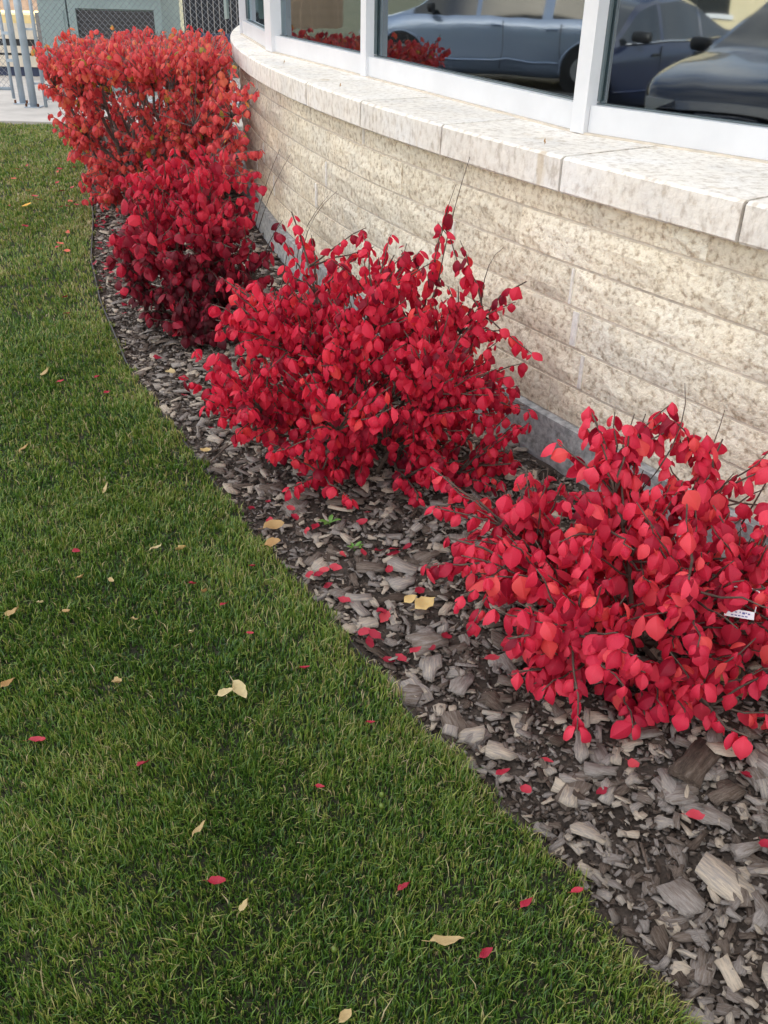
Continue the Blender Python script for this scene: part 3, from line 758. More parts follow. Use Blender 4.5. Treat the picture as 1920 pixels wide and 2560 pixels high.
# ------------------------------------------------------------------ shrubs
def leaf_template(variant, rows=8):
    """one hanging leaf, unit length, two halves folded along a crisp midrib; +X outwards, tip bends down"""
    r = np.random.default_rng(100 + variant)
    a0, a1 = R(r.uniform(-60, 5)), -R(r.uniform(85, 130))
    fold = R(r.uniform(16, 50)); width = r.uniform(0.36, 0.48)
    twist = r.uniform(-0.3, 0.3)
    ts = np.linspace(0, 1, rows)
    rib = [(0.0, 0.0, 0.0)]; angs = [a0]
    for i in range(1, rows):
        ang = a0 + (a1 - a0) * ((ts[i] + ts[i - 1]) / 2) ** 0.75
        ds = ts[i] - ts[i - 1]; p = rib[-1]
        rib.append((p[0] + math.cos(ang) * ds, 0.0, p[2] + math.sin(ang) * ds)); angs.append(ang)
    V, F = [], []
    for s in (1, -1):
        b0 = len(V)
        V += rib
        f = fold * (1 + 0.35 * s * twist)
        for i in range(1, rows - 1):
            w = width * math.sin(math.pi * min(1, ts[i] ** 0.88)) ** 0.60 * (1 + 0.04 * r.normal())
            nx, nz = math.sin(angs[i]), -math.cos(angs[i])
            px, _, pz = rib[i]
            # a half blade curls a little more towards its margin
            for q_, ff in ((0.55, f * 0.8), (1.0, f * 1.12)):
                V.append((px + nx * w * q_ * math.sin(ff), s * w * q_ * math.cos(ff), pz + nz * w * q_ * math.sin(ff)))
        def inn(i): return b0 + rows + 2 * (i - 1)
        def edg(i): return b0 + rows + 2 * (i - 1) + 1
        L = [(b0, b0 + 1, inn(1)), (b0, inn(1), edg(1))]
        for i in range(1, rows - 2):
            L += [(b0 + i, b0 + i + 1, inn(i + 1)), (b0 + i, inn(i + 1), inn(i)), (inn(i), inn(i + 1), edg(i + 1)), (inn(i), edg(i + 1), edg(i))]
        i = rows - 2
        L += [(b0 + i, b0 + i + 1, inn(i)), (inn(i), b0 + i + 1, edg(i))]
        F += L if s > 0 else [(x, z, y) for x, y, z in L]
    return np.array(V, float), np.array(F, int)
NVAR = 14
LT = [leaf_template(k) for k in range(NVAR)]
CAMP = np.array([0, 0, 1.5])
def cam_xy(P):
    p31 = R(31); fw = np.array([0, math.cos(p31), -math.sin(p31)]); up = np.array([0, math.sin(p31), math.cos(p31)])
    v = P - CAMP; z = v @ fw
    return 960 + 2300 * v[:, 0] / z, 1280 - 2300 * (v @ up) / z, z
def bezier(a, c, b, n):
    t = np.linspace(0, 1, n)[:, None]
    return (1 - t) ** 2 * a + 2 * (1 - t) * t * c + t ** 2 * b
def make_shrub(name, label, base, tips, mat, stem_mat, leaf_len, spacing, seed, n_main=12, tint=(0.55, 0.2), leafy=0.7, main_r=0.008, base_spread=0.07, tint_fn=None, n_parts=300, bare=(), clear=None, twig_leaf_len=0.26, straight=0.55):
    r = np.random.default_rng(seed)
    root = empty(name, (base[0], base[1], 0.0)); tag(root, label, 'shrub', 'red leaved shrubs along the wall')
    base = np.array([base[0], base[1], -0.02])
    tips = np.array(tips, float)
    n = len(tips)
    # main stems: spread evenly over the tips
    order = [int(r.integers(n))]
    dmin = np.linalg.norm(tips - tips[order[0]], axis=1)
    while len(order) < min(n_main, n):
        k = int(np.argmax(dmin)); order.append(k); dmin = np.minimum(dmin, np.linalg.norm(tips - tips[k], axis=1))
    mains = []
    stems = MB(); twigs = MB()
    LP, LAZ, LTILT, LROLL, LS, LV = [], [], [], [], [], []
    def leaves_along(path, frac, lenmax):
        seg = np.linalg.norm(np.diff(path, axis=0), axis=1); cum = np.concatenate([[0], np.cumsum(seg)]); L = cum[-1]
        s0 = max(L * (1 - frac), L - lenmax)
        s = s0 + r.uniform(0, spacing); k = r.integers(2)
        while s < L + 1e-6:
            pos = np.array([np.interp(s, cum, path[:, c]) for c in range(3)])
            i = min(len(seg) - 1, int(np.searchsorted(cum, s, 'right') - 1)); d = (path[i + 1] - path[i]) / (seg[i] + 1e-9)
            ref = np.array([0, 0, 1.0]) if abs(d[2]) < 0.85 else np.array([1.0, 0, 0])
            a = np.cross(d, ref); a /= np.linalg.norm(a); b = np.cross(d, a)
            th = (k % 2) * math.pi / 2 + r.normal(0, 0.35)
            for sgn in (1, -1):
                if r.random() < 0.06: continue
                v = sgn * (a * math.cos(th) + b * math.sin(th)) + d * 0.45
                LP.append(pos + v * 0.004); LAZ.append(math.atan2(v[1], v[0]) + r.normal(0, 0.3))
                LTILT.append(-math.asin(max(-1, min(1, v[2] / np.linalg.norm(v)))) * 0.25 + r.normal(0, 0.22)); LROLL.append(r.normal(0, 0.28))
                LS.append(leaf_len * r.choice((r.uniform(0.5, 0.8), r.uniform(0.75, 1.2), r.uniform(0.8, 1.15)))); LV.append(int(r.integers(NVAR)))
            s += spacing * r.uniform(0.75, 1.3); k += 1
    for k in order:
        b0 = base + np.array([r.normal(0, base_spread), r.normal(0, base_spread), 0])
        t = tips[k]
        c = b0 + (t - b0) * np.array([0.35, 0.35, straight + 0.1])
        path = bezier(b0, c, t, 9) + np.vstack([np.zeros(3), r.normal(0, 0.007, (7, 3)), np.zeros(3)])
        mains.append(path)
        stems.tube(path, list(np.linspace(main_r, 0.0022, 9)), 6)
        leaves_along(path, leafy * 0.8, twig_leaf_len * 1.2)
    MP = np.array([p[j] for p in mains for j in range(2, 7)]); MI = [(i, j) for i in range(len(mains)) for j in range(2, 7)]
    for k in range(n):
        if k in order: continue
        t = tips[k]
        d = t - MP; dist = np.linalg.norm(d, axis=1)
        outward = d @ np.array([0, 0, 0.2]) + np.einsum('ij,ij->i', d, (t - base)[None] / (np.linalg.norm(t - base) + 1e-9))
        score = np.abs(dist - 0.20) - 0.3 * outward / (dist + 1e-6) * 0.3 + r.uniform(0, 0.05, len(dist))
        j = int(np.argmin(score)); s0 = MP[j]
        c = s0 + (t - s0) * np.array([0.45, 0.45, straight])
        path = bezier(s0, c, t, 6) + np.vstack([np.zeros(3), r.normal(0, 0.004, (4, 3)), np.zeros(3)])
        twigs.tube(path, list(np.linspace(0.0035, 0.0014, 6)), 5)
        leaves_along(path, leafy, twig_leaf_len)
    for (p0, p1) in bare:
        p0, p1 = np.array(p0), np.array(p1); c = p0 + (p1 - p0) * np.array([0.2, 0.2, 0.6]) + r.normal(0, 0.025, 3)
        twigs.tube(bezier(p0, c, p1, 6), list(np.linspace(0.0024, 0.0009, 6)), 5)
    stems.build('stems', stem_mat, root, True); twigs.build('twigs', stem_mat, root, True)
    P = np.array(LP); N = len(P)
    az, ti, ro, sc, va = map(np.array, (LAZ, LTILT, LROLL, LS, LV))
    tn = np.clip(r.normal(tint[0], tint[1], N), 0.02, 0.98)
    tn = np.where(r.random(N) < 0.06, r.uniform(0.02, 0.2, N), tn)
    if tint_fn is not None: tn = np.clip(tint_fn(P, tn, r), 0.02, 0.99)
    # keep leaves off the wall and out of the soil
    ok = (P[:, 2] > 0.035) & (P[:, 0] < np.array([wall_x(y, 11.90) for y in P[:, 1]]) - np.where(P[:, 2] > 0.86, 0.02, -0.01))
    if clear is not None:              # no leaf grows over the plant tag
        a_, b_, rad_ = np.array(clear[0]), np.array(clear[1]), clear[2]
        ab = b_ - a_; u_ = np.clip((P - a_) @ ab / (ab @ ab), 0, 1)
        ok &= np.linalg.norm(P - (a_ + u_[:, None] * ab), axis=1) > rad_
    P, az, ti, ro, sc, va, tn = (q_[ok] for q_ in (P, az, ti, ro, sc, va, tn)); N = len(P)
    ca, sa, ct, st_, cr, sr = np.cos(az), np.sin(az), np.cos(ti), np.sin(ti), np.cos(ro), np.sin(ro)
    RM = np.zeros((N, 3, 3))
    # Rz(az) @ Ry(ti) @ Rx(ro)
    RM[:, 0, 0] = ca * ct; RM[:, 0, 1] = ca * st_ * sr - sa * cr; RM[:, 0, 2] = ca * st_ * cr + sa * sr
    RM[:, 1, 0] = sa * ct; RM[:, 1, 1] = sa * st_ * sr + ca * cr; RM[:, 1, 2] = sa * st_ * cr - ca * sr
    RM[:, 2, 0] = -st_; RM[:, 2, 1] = ct * sr; RM[:, 2, 2] = ct * cr
    # the leaves that show largest become parts of their own
    CP = P + np.einsum('nij,j->ni', RM, np.array([0.45, 0, -0.2])) * sc[:, None]
    px, py, pz = cam_xy(CP)
    size = 2300 * sc / pz
    inview = (px > 0) & (px < 1920) & (py > 0) & (py < 2560)
    cell = max(10.0, float(np.median(size)) * 0.45)
    front = {}
    for i in np.where(inview)[0]:
        kk = (int(px[i] / cell), int(py[i] / cell))
        if kk not in front or pz[i] < pz[front[kk]]: front[kk] = i
    cand = sorted(front.values(), key=lambda i: -size[i])[:n_parts]
    chosen = set(cand)
    cache = {}
    for i in cand:
        key = (int(va[i]), int(round(tn[i] * 9)))
        if key not in cache:
            Vt, Ft = LT[key[0]]
            cache[key] = raw_mesh('leaf', Vt, Ft, mat, {'tint': np.full(len(Vt), key[1] / 9)}, True)
        o = bpy.data.objects.new('leaf', cache[key]); COL.objects.link(o); o.parent = root
        Mx = Matrix(RM[i].tolist()).to_4x4() @ Matrix.Scale(float(sc[i]), 4)
        Mx.translation = Vector((P[i, 0] - base[0], P[i, 1] - base[1], P[i, 2]))
        o.matrix_basis = Mx
    VV, FF, TT = [], [], []; nb = 0
    for i in range(N):
        if i in chosen: continue
        Vt, Ft = LT[va[i]]
        VV.append(Vt @ RM[i].T * sc[i] + P[i]); FF.append(Ft + nb); TT.append(np.full(len(Vt), tn[i])); nb += len(Vt)
    if VV:
        me = raw_mesh('foliage', np.vstack(VV), np.vstack(FF), mat, {'tint': np.concatenate(TT)}, True)
        o = bpy.data.objects.new('foliage', me); link(o, root); o['kind'] = 'stuff'
    return root
def dome_tips(c, rad, n, seed, zmin=0.08, shell=(0.55, 1.0), flat=1.0, zfrac=-0.35):
    r = np.random.default_rng(seed); T = []
    ga = math.pi * (3 - math.sqrt(5))
    for k in range(n):
        zz = zfrac + (1 - zfrac) * (k + 0.5) / n
        rr = math.sqrt(max(0, 1 - zz * zz)); th = ga * k + r.normal(0, 0.2)
        s = r.uniform(*shell) ** 0.7
        p = np.array([c[0] + rad[0] * rr * math.cos(th) * s, c[1] + rad[1] * rr * math.sin(th) * s, c[2] + rad[2] * zz * s + r.normal(0, 0.02)])
        p[2] = max(p[2], zmin + r.uniform(0, 0.05)); T.append(p)
    return T
#SHRUBS
# the front shrub, low and spreading
T = dome_tips((0.66, 1.80, 0.24), (0.52, 0.38, 0.29), 230, 11, 0.05, zfrac=-0.8, shell=(0.35, 1.0))
T += [(0.14, 1.86, 0.32), (0.10, 1.80, 0.27), (0.17, 1.75, 0.20), (0.20, 1.70, 0.16), (0.30, 1.62, 0.10), (0.43, 1.47, 0.07), (0.56, 1.50, 0.06), (0.80, 1.46, 0.08), (0.95, 1.52, 0.07),
      (0.50, 1.95, 0.56), (0.58, 1.97, 0.60), (0.68, 1.98, 0.58), (0.42, 2.02, 0.50), (0.92, 1.95, 0.42), (1.02, 1.90, 0.40), (1.08, 1.80, 0.34), (0.30, 2.05, 0.36)]
rr_ = np.random.default_rng(3)
T += [(0.30 + 0.40 * rr_.random(), 1.98 + 0.22 * rr_.random(), 0.10 + 0.34 * rr_.random()) for k in range(34)]
T += [(0.75 + 0.45 * rr_.random(), 1.85 + 0.25 * rr_.random(), 0.15 + 0.38 * rr_.random()) for k in range(26)]
T += [(0.12 + 0.32 * rr_.random(), 2.0 + 0.25 * rr_.random(), 0.10 + 0.22 * rr_.random()) for k in range(28)]
T += [(0.42 + 0.34 * rr_.random(), 1.97 + 0.12 * rr_.random(), 0.46 + 0.14 * rr_.random()) for k in range(14)]
T += [(0.50 + 0.35 * rr_.random(), 1.93 + 0.14 * rr_.random(), 0.26 + 0.22 * rr_.random()) for k in range(22)]
make_shrub('burning_bush', 'low spreading coral red shrub nearest the camera, cut by the frame edge', (0.66, 1.84), T, M['leaf_front'], M['wood_stem'], 0.053, 0.031, 21, 16, (0.60, 0.22), clear=((0.80, 1.65, 0.27), (0.55, 1.10, 0.66), 0.050),
           bare=(((0.62, 1.95, 0.40), (0.70, 2.02, 0.66)), ((0.75, 1.98, 0.36), (0.82, 2.05, 0.58)), ((0.9, 1.98, 0.3), (1.0, 2.05, 0.55))))
# the large middle shrub
T = dome_tips((-0.10, 2.80, 0.38), (0.53, 0.46, 0.38), 430, 12, 0.06, zfrac=-0.85, shell=(0.35, 1.0))
T += [(0.18, 2.98, 0.84), (0.15, 3.00, 0.78), (0.22, 2.95, 0.74), (0.10, 2.98, 0.70), (-0.08, 3.0, 0.76), (0.0, 3.0, 0.74), (-0.32, 3.02, 0.80), (-0.36, 2.98, 0.74), (-0.26, 3.05, 0.72),
      (0.43, 2.86, 0.64), (0.40, 2.84, 0.58), (0.36, 2.80, 0.50), (0.44, 2.78, 0.40), (0.45, 2.76, 0.26), (-0.62, 2.78, 0.42), (-0.66, 2.74, 0.34), (-0.60, 2.70, 0.26), (-0.5, 2.6, 0.2), (-0.1, 2.4, 0.10), (0.1, 2.42, 0.09), (-0.3, 2.45, 0.1)]
T += [(0.12 + 0.34 * rr_.random(), 2.52 + 0.36 * rr_.random(), 0.07 + 0.42 * rr_.random()) for k in range(60)]
T += [(-0.62 + 0.35 * rr_.random(), 2.78 + 0.30 * rr_.random(), 0.20 + 0.42 * rr_.random()) for k in range(40)]
make_shrub('burning_bush', 'large bushy crimson shrub in the middle of the row before the pale wall', (-0.06, 2.88), T, M['leaf_middle'], M['wood_stem'], 0.046, 0.029, 22, 20, (0.55, 0.22),
           bare=(((0.16, 2.98, 0.6), (0.24, 3.02, 0.98)), ((0.14, 2.98, 0.62), (0.20, 3.0, 0.9)), ((0.3, 2.9, 0.5), (0.36, 2.95, 0.72))))
# the dark third shrub
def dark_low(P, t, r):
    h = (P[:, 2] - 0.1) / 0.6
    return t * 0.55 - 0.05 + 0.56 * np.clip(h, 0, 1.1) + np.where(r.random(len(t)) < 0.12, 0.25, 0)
T = dome_tips((-0.92, 4.18, 0.38), (0.37, 0.46, 0.42), 290, 13, 0.06, zfrac=-0.9, shell=(0.35, 1.0))
T += [(-1.00 + 0.36 * rr_.random(), 3.74 + 0.25 * rr_.random(), 0.06 + 0.22 * rr_.random()) for k in range(40)]
T += [(-0.60, 4.28, 0.68), (-0.56, 4.26, 0.62), (-0.74, 4.3, 0.78), (-0.86, 4.3, 0.80), (-0.98, 4.28, 0.74), (-0.62, 4.2, 0.5), (-0.52, 4.1, 0.4), (-0.50, 4.0, 0.3), (-0.55, 3.95, 0.22), (-0.48, 4.15, 0.5), (-0.60, 3.85, 0.15), (-1.24, 4.2, 0.3), (-1.2, 4.1, 0.2)]
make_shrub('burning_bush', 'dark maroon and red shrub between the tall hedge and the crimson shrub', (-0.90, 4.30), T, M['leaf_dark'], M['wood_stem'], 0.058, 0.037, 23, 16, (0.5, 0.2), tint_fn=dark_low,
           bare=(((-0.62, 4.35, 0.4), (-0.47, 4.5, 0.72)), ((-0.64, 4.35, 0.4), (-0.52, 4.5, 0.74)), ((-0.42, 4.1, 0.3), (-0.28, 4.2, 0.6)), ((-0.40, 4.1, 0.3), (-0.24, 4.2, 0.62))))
# the tall clipped hedge shrub
r = np.random.default_rng(5)
T = []
for k in range(1950):
    f = r.random()
    zz = (r.uniform(0.08, 1.02) if f < 0.56 else r.uniform(0.08, 0.6)) if f < 0.66 else r.uniform(0.90, 1.035)
    wide = 0.72 + 0.28 * min(1, zz / 0.7)
    a = r.uniform(0, 2 * math.pi); s = (r.uniform(0.55, 1.0) ** 0.6 if f < 0.50 else r.uniform(0.1, 0.8) if f < 0.66 else math.sqrt(r.random()))
    ca, sa = math.cos(a), math.sin(a)
    q_ = 1 / (abs(ca) ** 4 + abs(sa) ** 4) ** 0.25
    zz += abs(r.normal(0, 0.018)) if zz > 0.9 else 0
    ty = 6.75 + 0.95 * wide * q_ * sa * s
    T.append((min(-1.60 + 0.62 * wide * q_ * ca * s, wall_x(ty, 11.93) - 0.03), ty, zz))
rh_ = np.random.default_rng(9)
for k in range(130):
    ty = rh_.uniform(5.85, 6.6); T.append((wall_x(ty, 11.93) - 0.03 - 0.38 * rh_.random(), ty, rh_.uniform(0.30, 1.04)))
for k in range(70):
    ty = rh_.uniform(5.15, 5.9); T.append((wall_x(ty, 11.93) - 0.03 - 0.30 * rh_.random(), ty, rh_.uniform(0.35, 0.98)))
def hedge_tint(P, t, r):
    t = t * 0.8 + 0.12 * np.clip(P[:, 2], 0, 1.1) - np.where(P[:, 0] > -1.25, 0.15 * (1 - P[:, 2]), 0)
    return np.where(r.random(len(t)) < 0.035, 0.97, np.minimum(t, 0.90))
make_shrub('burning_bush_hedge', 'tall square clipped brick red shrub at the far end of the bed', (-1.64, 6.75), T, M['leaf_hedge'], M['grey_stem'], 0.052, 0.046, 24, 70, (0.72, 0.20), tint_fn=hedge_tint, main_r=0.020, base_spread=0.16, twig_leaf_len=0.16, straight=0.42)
#ENDSHRUBS

# ------------------------------------------------------------------ bark mulch
def chip_template(variant):
    """a split bark chip: two long broken sides, jagged ends, layered top"""
    r = np.random.default_rng(500 + variant)
    el = r.uniform(0.18, 0.46); taper = r.uniform(0.5, 1.0)
    xs = np.array([-0.5, -0.16, 0.2, 0.5]); P = []
    for x in xs: P.append((x + r.normal(0, 0.05), -el * (1 if x < 0 else taper) * r.uniform(0.7, 1.1)))
    P.append((0.5 + r.normal(0, 0.09), el * r.uniform(-0.4, 0.4)))
    for x in xs[::-1]: P.append((x + r.normal(0, 0.05), el * (1 if x < 0 else taper) * r.uniform(0.7, 1.1)))
    P.append((-0.5 + r.normal(0, 0.09), el * r.uniform(-0.4, 0.4)))
    n = len(P); P = np.array(P)
    th = r.uniform(0.03, 0.075); bend = r.normal(0, 0.07); tw = r.normal(0, 0.18)
    def warp(x, y, z): return (x, y, z + bend * x * x + tw * x * y)
    V = [warp(x * 0.97, y * 0.95, -th) for x, y in P] + [warp(x * 0.98, y * 0.93, th + r.normal(0, th * 0.25)) for x, y in P]
    V += [warp(r.normal(0, 0.12), r.normal(0, 0.04), th * r.uniform(0.8, 1.7))]
    F = []
    for k in range(n):
        q = (k + 1) % n
        F += [(k, q, n + q), (k, n + q, n + k)]
        F.append((n + k, n + q, 2 * n))
    return np.array(V), np.array(F)
def crumb_template(variant):
    r = np.random.default_rng(700 + variant)
    V = np.array([(x, y, z) for z in (-0.12, 0.12) for x, y in ((-0.5, -0.25), (0.5, -0.2), (0.45, 0.25), (-0.5, 0.2))]) + r.normal(0, 0.10, (8, 3))
    F = [(0, 2, 1), (0, 3, 2), (4, 5, 6), (4, 6, 7)]
    for k in range(4):
        q = (k + 1) % 4; F += [(k, q, q + 4), (k, q + 4, k + 4)]
    return V, np.array(F)
CR = [crumb_template(k) for k in range(16)]
NCH = 24
CT = [chip_template(k) for k in range(NCH)]
def euler_np(rz, rx, ry):
    return np.array((Matrix.Rotation(rz, 3, 'Z') @ Matrix.Rotation(ry, 3, 'Y') @ Matrix.Rotation(rx, 3, 'X')))
r = np.random.default_rng(31)
chips = []
def rand_bed(r, ymin=0.55, ymax=7.4):
    while True:
        # more chips close to the camera
        y = ymin + (ymax - ymin) * r.random() ** 1.85
        x0, x1 = float(edge_x(y)) + 0.02, wall_x(y, 11.89) - 0.02
        x = r.uniform(x0, x1)
        return x, y
for k in range(15500):
    x, y = rand_bed(r)
    s = min(0.075, 0.014 * math.exp(r.normal(0.45, 0.55)))
    t = float(np.clip(r.normal(0.66, 0.24), 0.02, 0.98))
    if r.random() < 0.05: t = r.uniform(0.85, 1.0)
    chips.append((x, y, s, t, r.uniform(0, 6.28), r.normal(0, 0.25), r.normal(0, 0.25), int(r.integers(NCH)), r.uniform(0.004, 0.018)))
# hand placed notable pieces: x, y, length, tint, rz, label
NOTABLE = [
    (0.668, 1.150, 0.125, 0.97, -0.85, 'long pale split piece of wood with a white end at the dark soil corner'),
    (0.580, 1.120, 0.095, 0.72, -1.1, 'large square grey bark slab beside the long pale split wood'),
    (0.735, 1.225, 0.085, 0.70, 0.4, 'scaly grey bark piece at the frame edge above the pale split wood'),
    (0.430, 1.262, 0.075, 0.95, -0.5, 'pale flat wood chip alone on brown crumbs under the two front splinters'),
    (0.418, 1.400, 0.065, 0.92, -0.1, 'stubby tan wood block lying across an upright splinter by the lawn'),
    (0.405, 1.355, 0.060, 0.98, 1.2, 'upright pale splinter under the stubby tan wood block'),
    (0.480, 1.425, 0.085, 0.80, -0.15, 'straight grey striped splinter pointing across the bed below the front shrub'),
    (0.452, 1.500, 0.090, 0.86, 1.5, 'upright grey stick beneath the lowest red leaves of the front shrub'),
    (0.268, 1.478, 0.075, 0.97, -0.35, 'cream wood chip at the lawn edge below the front shrub'),
    (0.170, 1.560, 0.085, 0.88, 1.3, 'tall pale bark plate near the lawn edge left of the front shrub'),
    (0.200, 1.700, 0.10, 0.82, 1.1, 'slanting beige splinter left of the front shrub'),
    (0.118, 1.850, 0.115, 0.62, 0.35, 'thick grey bark slab below the yellow fallen leaf'),
    (-0.060, 2.040, 0.095, 0.88, 0.15, 'white crusted bark lump beside the lawn edge among red leaves'),
    (-0.030, 2.180, 0.115, 0.45, 0.0, 'dark blue-grey layered bark slab between the weeds and the front shrub'),
    (0.060, 2.180, 0.105, 0.93, -0.55, 'tan broken stick lying behind the dark layered bark slab'),
    (0.130, 2.230, 0.090, 0.52, 0.6, 'grey knobbly bark piece behind the tan broken stick'),
    (-0.120, 2.540, 0.14, 0.55, 0.05, 'long weathered grey stick under the big crimson shrub'),
    (-0.615, 2.980, 0.08, 0.98, -0.6, 'white bark flake on dark mulch before the crimson shrub'),
    (0.700, 1.450, 0.19, 0.22, 0.9, 'large dark brown root piece under the front shrub'),
    (0.860, 1.420, 0.16, 0.78, -0.9, 'long grey scaly bark strip right of the dark root'),
    (0.610, 1.290, 0.060, 0.60, 1.2, 'upright dark grey chip next to the bright red leaf near the corner'),
    (0.690, 1.300, 0.085, 0.72, -0.5, 'pointed violet grey bark plate right of the bright red leaf'),
    (-0.800, 3.400, 0.10, 0.75, 0.1, 'flat silver grey bark slab between the dark shrub and the lawn'),
    (-0.780, 3.620, 0.09, 0.82, -0.2, 'pale grey bark plate in front of the dark maroon shrub'),
]
def chip_obj(x, y, s, t, rz, rx, ry, v, dz, label, group=None):
    key = (v, int(round(t * 9)))
    if key not in chip_cache:
        Vt, Ft = CT[v]; chip_cache[key] = raw_mesh('bark_chip', Vt, Ft, M['chip'], {'tint': np.full(len(Vt), key[1] / 9), 'grain': Vt + 3.7 * v})
    o = bpy.data.objects.new('bark_chip', chip_cache[key]); COL.objects.link(o)
    Mx = Matrix(euler_np(rz, rx, ry).tolist()).to_4x4() @ Matrix.Scale(s, 4); Mx.translation = Vector((x, y, bed_z(x, y) + dz)); o.matrix_basis = Mx
    tag(o, label, 'bark chip', group)
chip_cache = {}
for k, (x, y, s, t, rz, lab) in enumerate(NOTABLE):
    chip_obj(x, y, s * 0.8, t * 0.88, rz, r.normal(0, 0.06), r.normal(0, 0.06), k % NCH, 0.020, lab, 'large pieces of bark and wood in the bed')
C_ = np.array([(c[0], c[1], 0.0) for c in chips]); px, py, pz = cam_xy(C_)
size = np.array([c[2] for c in chips]) * 2300 / pz
size[(px < 0) | (px > 1920) | (py < 0) | (py > 2560)] = 0
order = np.argsort(-size)[:270]
chosen = set(order.tolist())
def zone(y):
    return ('in the bottom corner', 'by the front shrub', 'between the nearest shrubs', 'by the crimson shrub', 'far along the bed')[0 if y < 1.25 else 1 if y < 1.6 else 2 if y < 2.3 else 3 if y < 3.2 else 4]
def place(x, y):
    u = (x - float(edge_x(y))) / (wall_x(y, 11.89) - float(edge_x(y)))
    return 'near the lawn edge' if u < 0.3 else 'in mid bed' if u < 0.62 else 'near the wall'
def girth(s): return 'large' if s > 0.058 else 'middling' if s > 0.044 else 'small'
def shade(t): return 'dark brown' if t < 0.35 else 'grey brown' if t < 0.6 else 'silvery grey' if t < 0.85 else 'pale tan'
for i in order:
    x, y, s, t, rz, rx, ry, v, dz = chips[i]
    chip_obj(x, y, s, t, rz, rx, ry, v, dz, f'{girth(s)} {shade(t)} bark chip {place(x, y)} {zone(y)}', f'{girth(s)} {shade(t)} bark chips {place(x, y)} {zone(y)}')
VV, FF, TT, GG = [], [], [], []; nb = 0
for i, (x, y, s, t, rz, rx, ry, v, dz) in enumerate(chips):
    if i in chosen: continue
    Vt, Ft = CT[v]
    VV.append(Vt @ euler_np(rz, rx, ry).T * s + np.array([x, y, bed_z(x, y) + dz])); GG.append(Vt + 3.7 * (i % 97)); FF.append(Ft + nb); TT.append(np.full(len(Vt), t)); nb += len(Vt)
# crumbs
K = 36000
for k in range(K):
    x, y = rand_bed(r); s = r.uniform(0.006, 0.018); t = float(np.clip(r.normal(0.46, 0.22), 0, 1))
    Vt, Ft = CR[int(r.integers(16))]
    VV.append(Vt @ euler_np(r.uniform(0, 6.28), r.normal(0, 0.4), r.normal(0, 0.4)).T * s + np.array([x, y, bed_z(x, y) + r.uniform(0, 0.010)])); GG.append(Vt * 0.3 + 3.7 * (k % 89)); FF.append(Ft + nb); TT.append(np.full(len(Vt), t)); nb += len(Vt)
me = raw_mesh('mulch', np.vstack(VV), np.vstack(FF), M['chip'], {'tint': np.concatenate(TT), 'grain': np.vstack(GG)})
o = bpy.data.objects.new('mulch', me); link(o); tag(o, 'crumbled bark mulch covering the bed', 'mulch', kind='stuff')

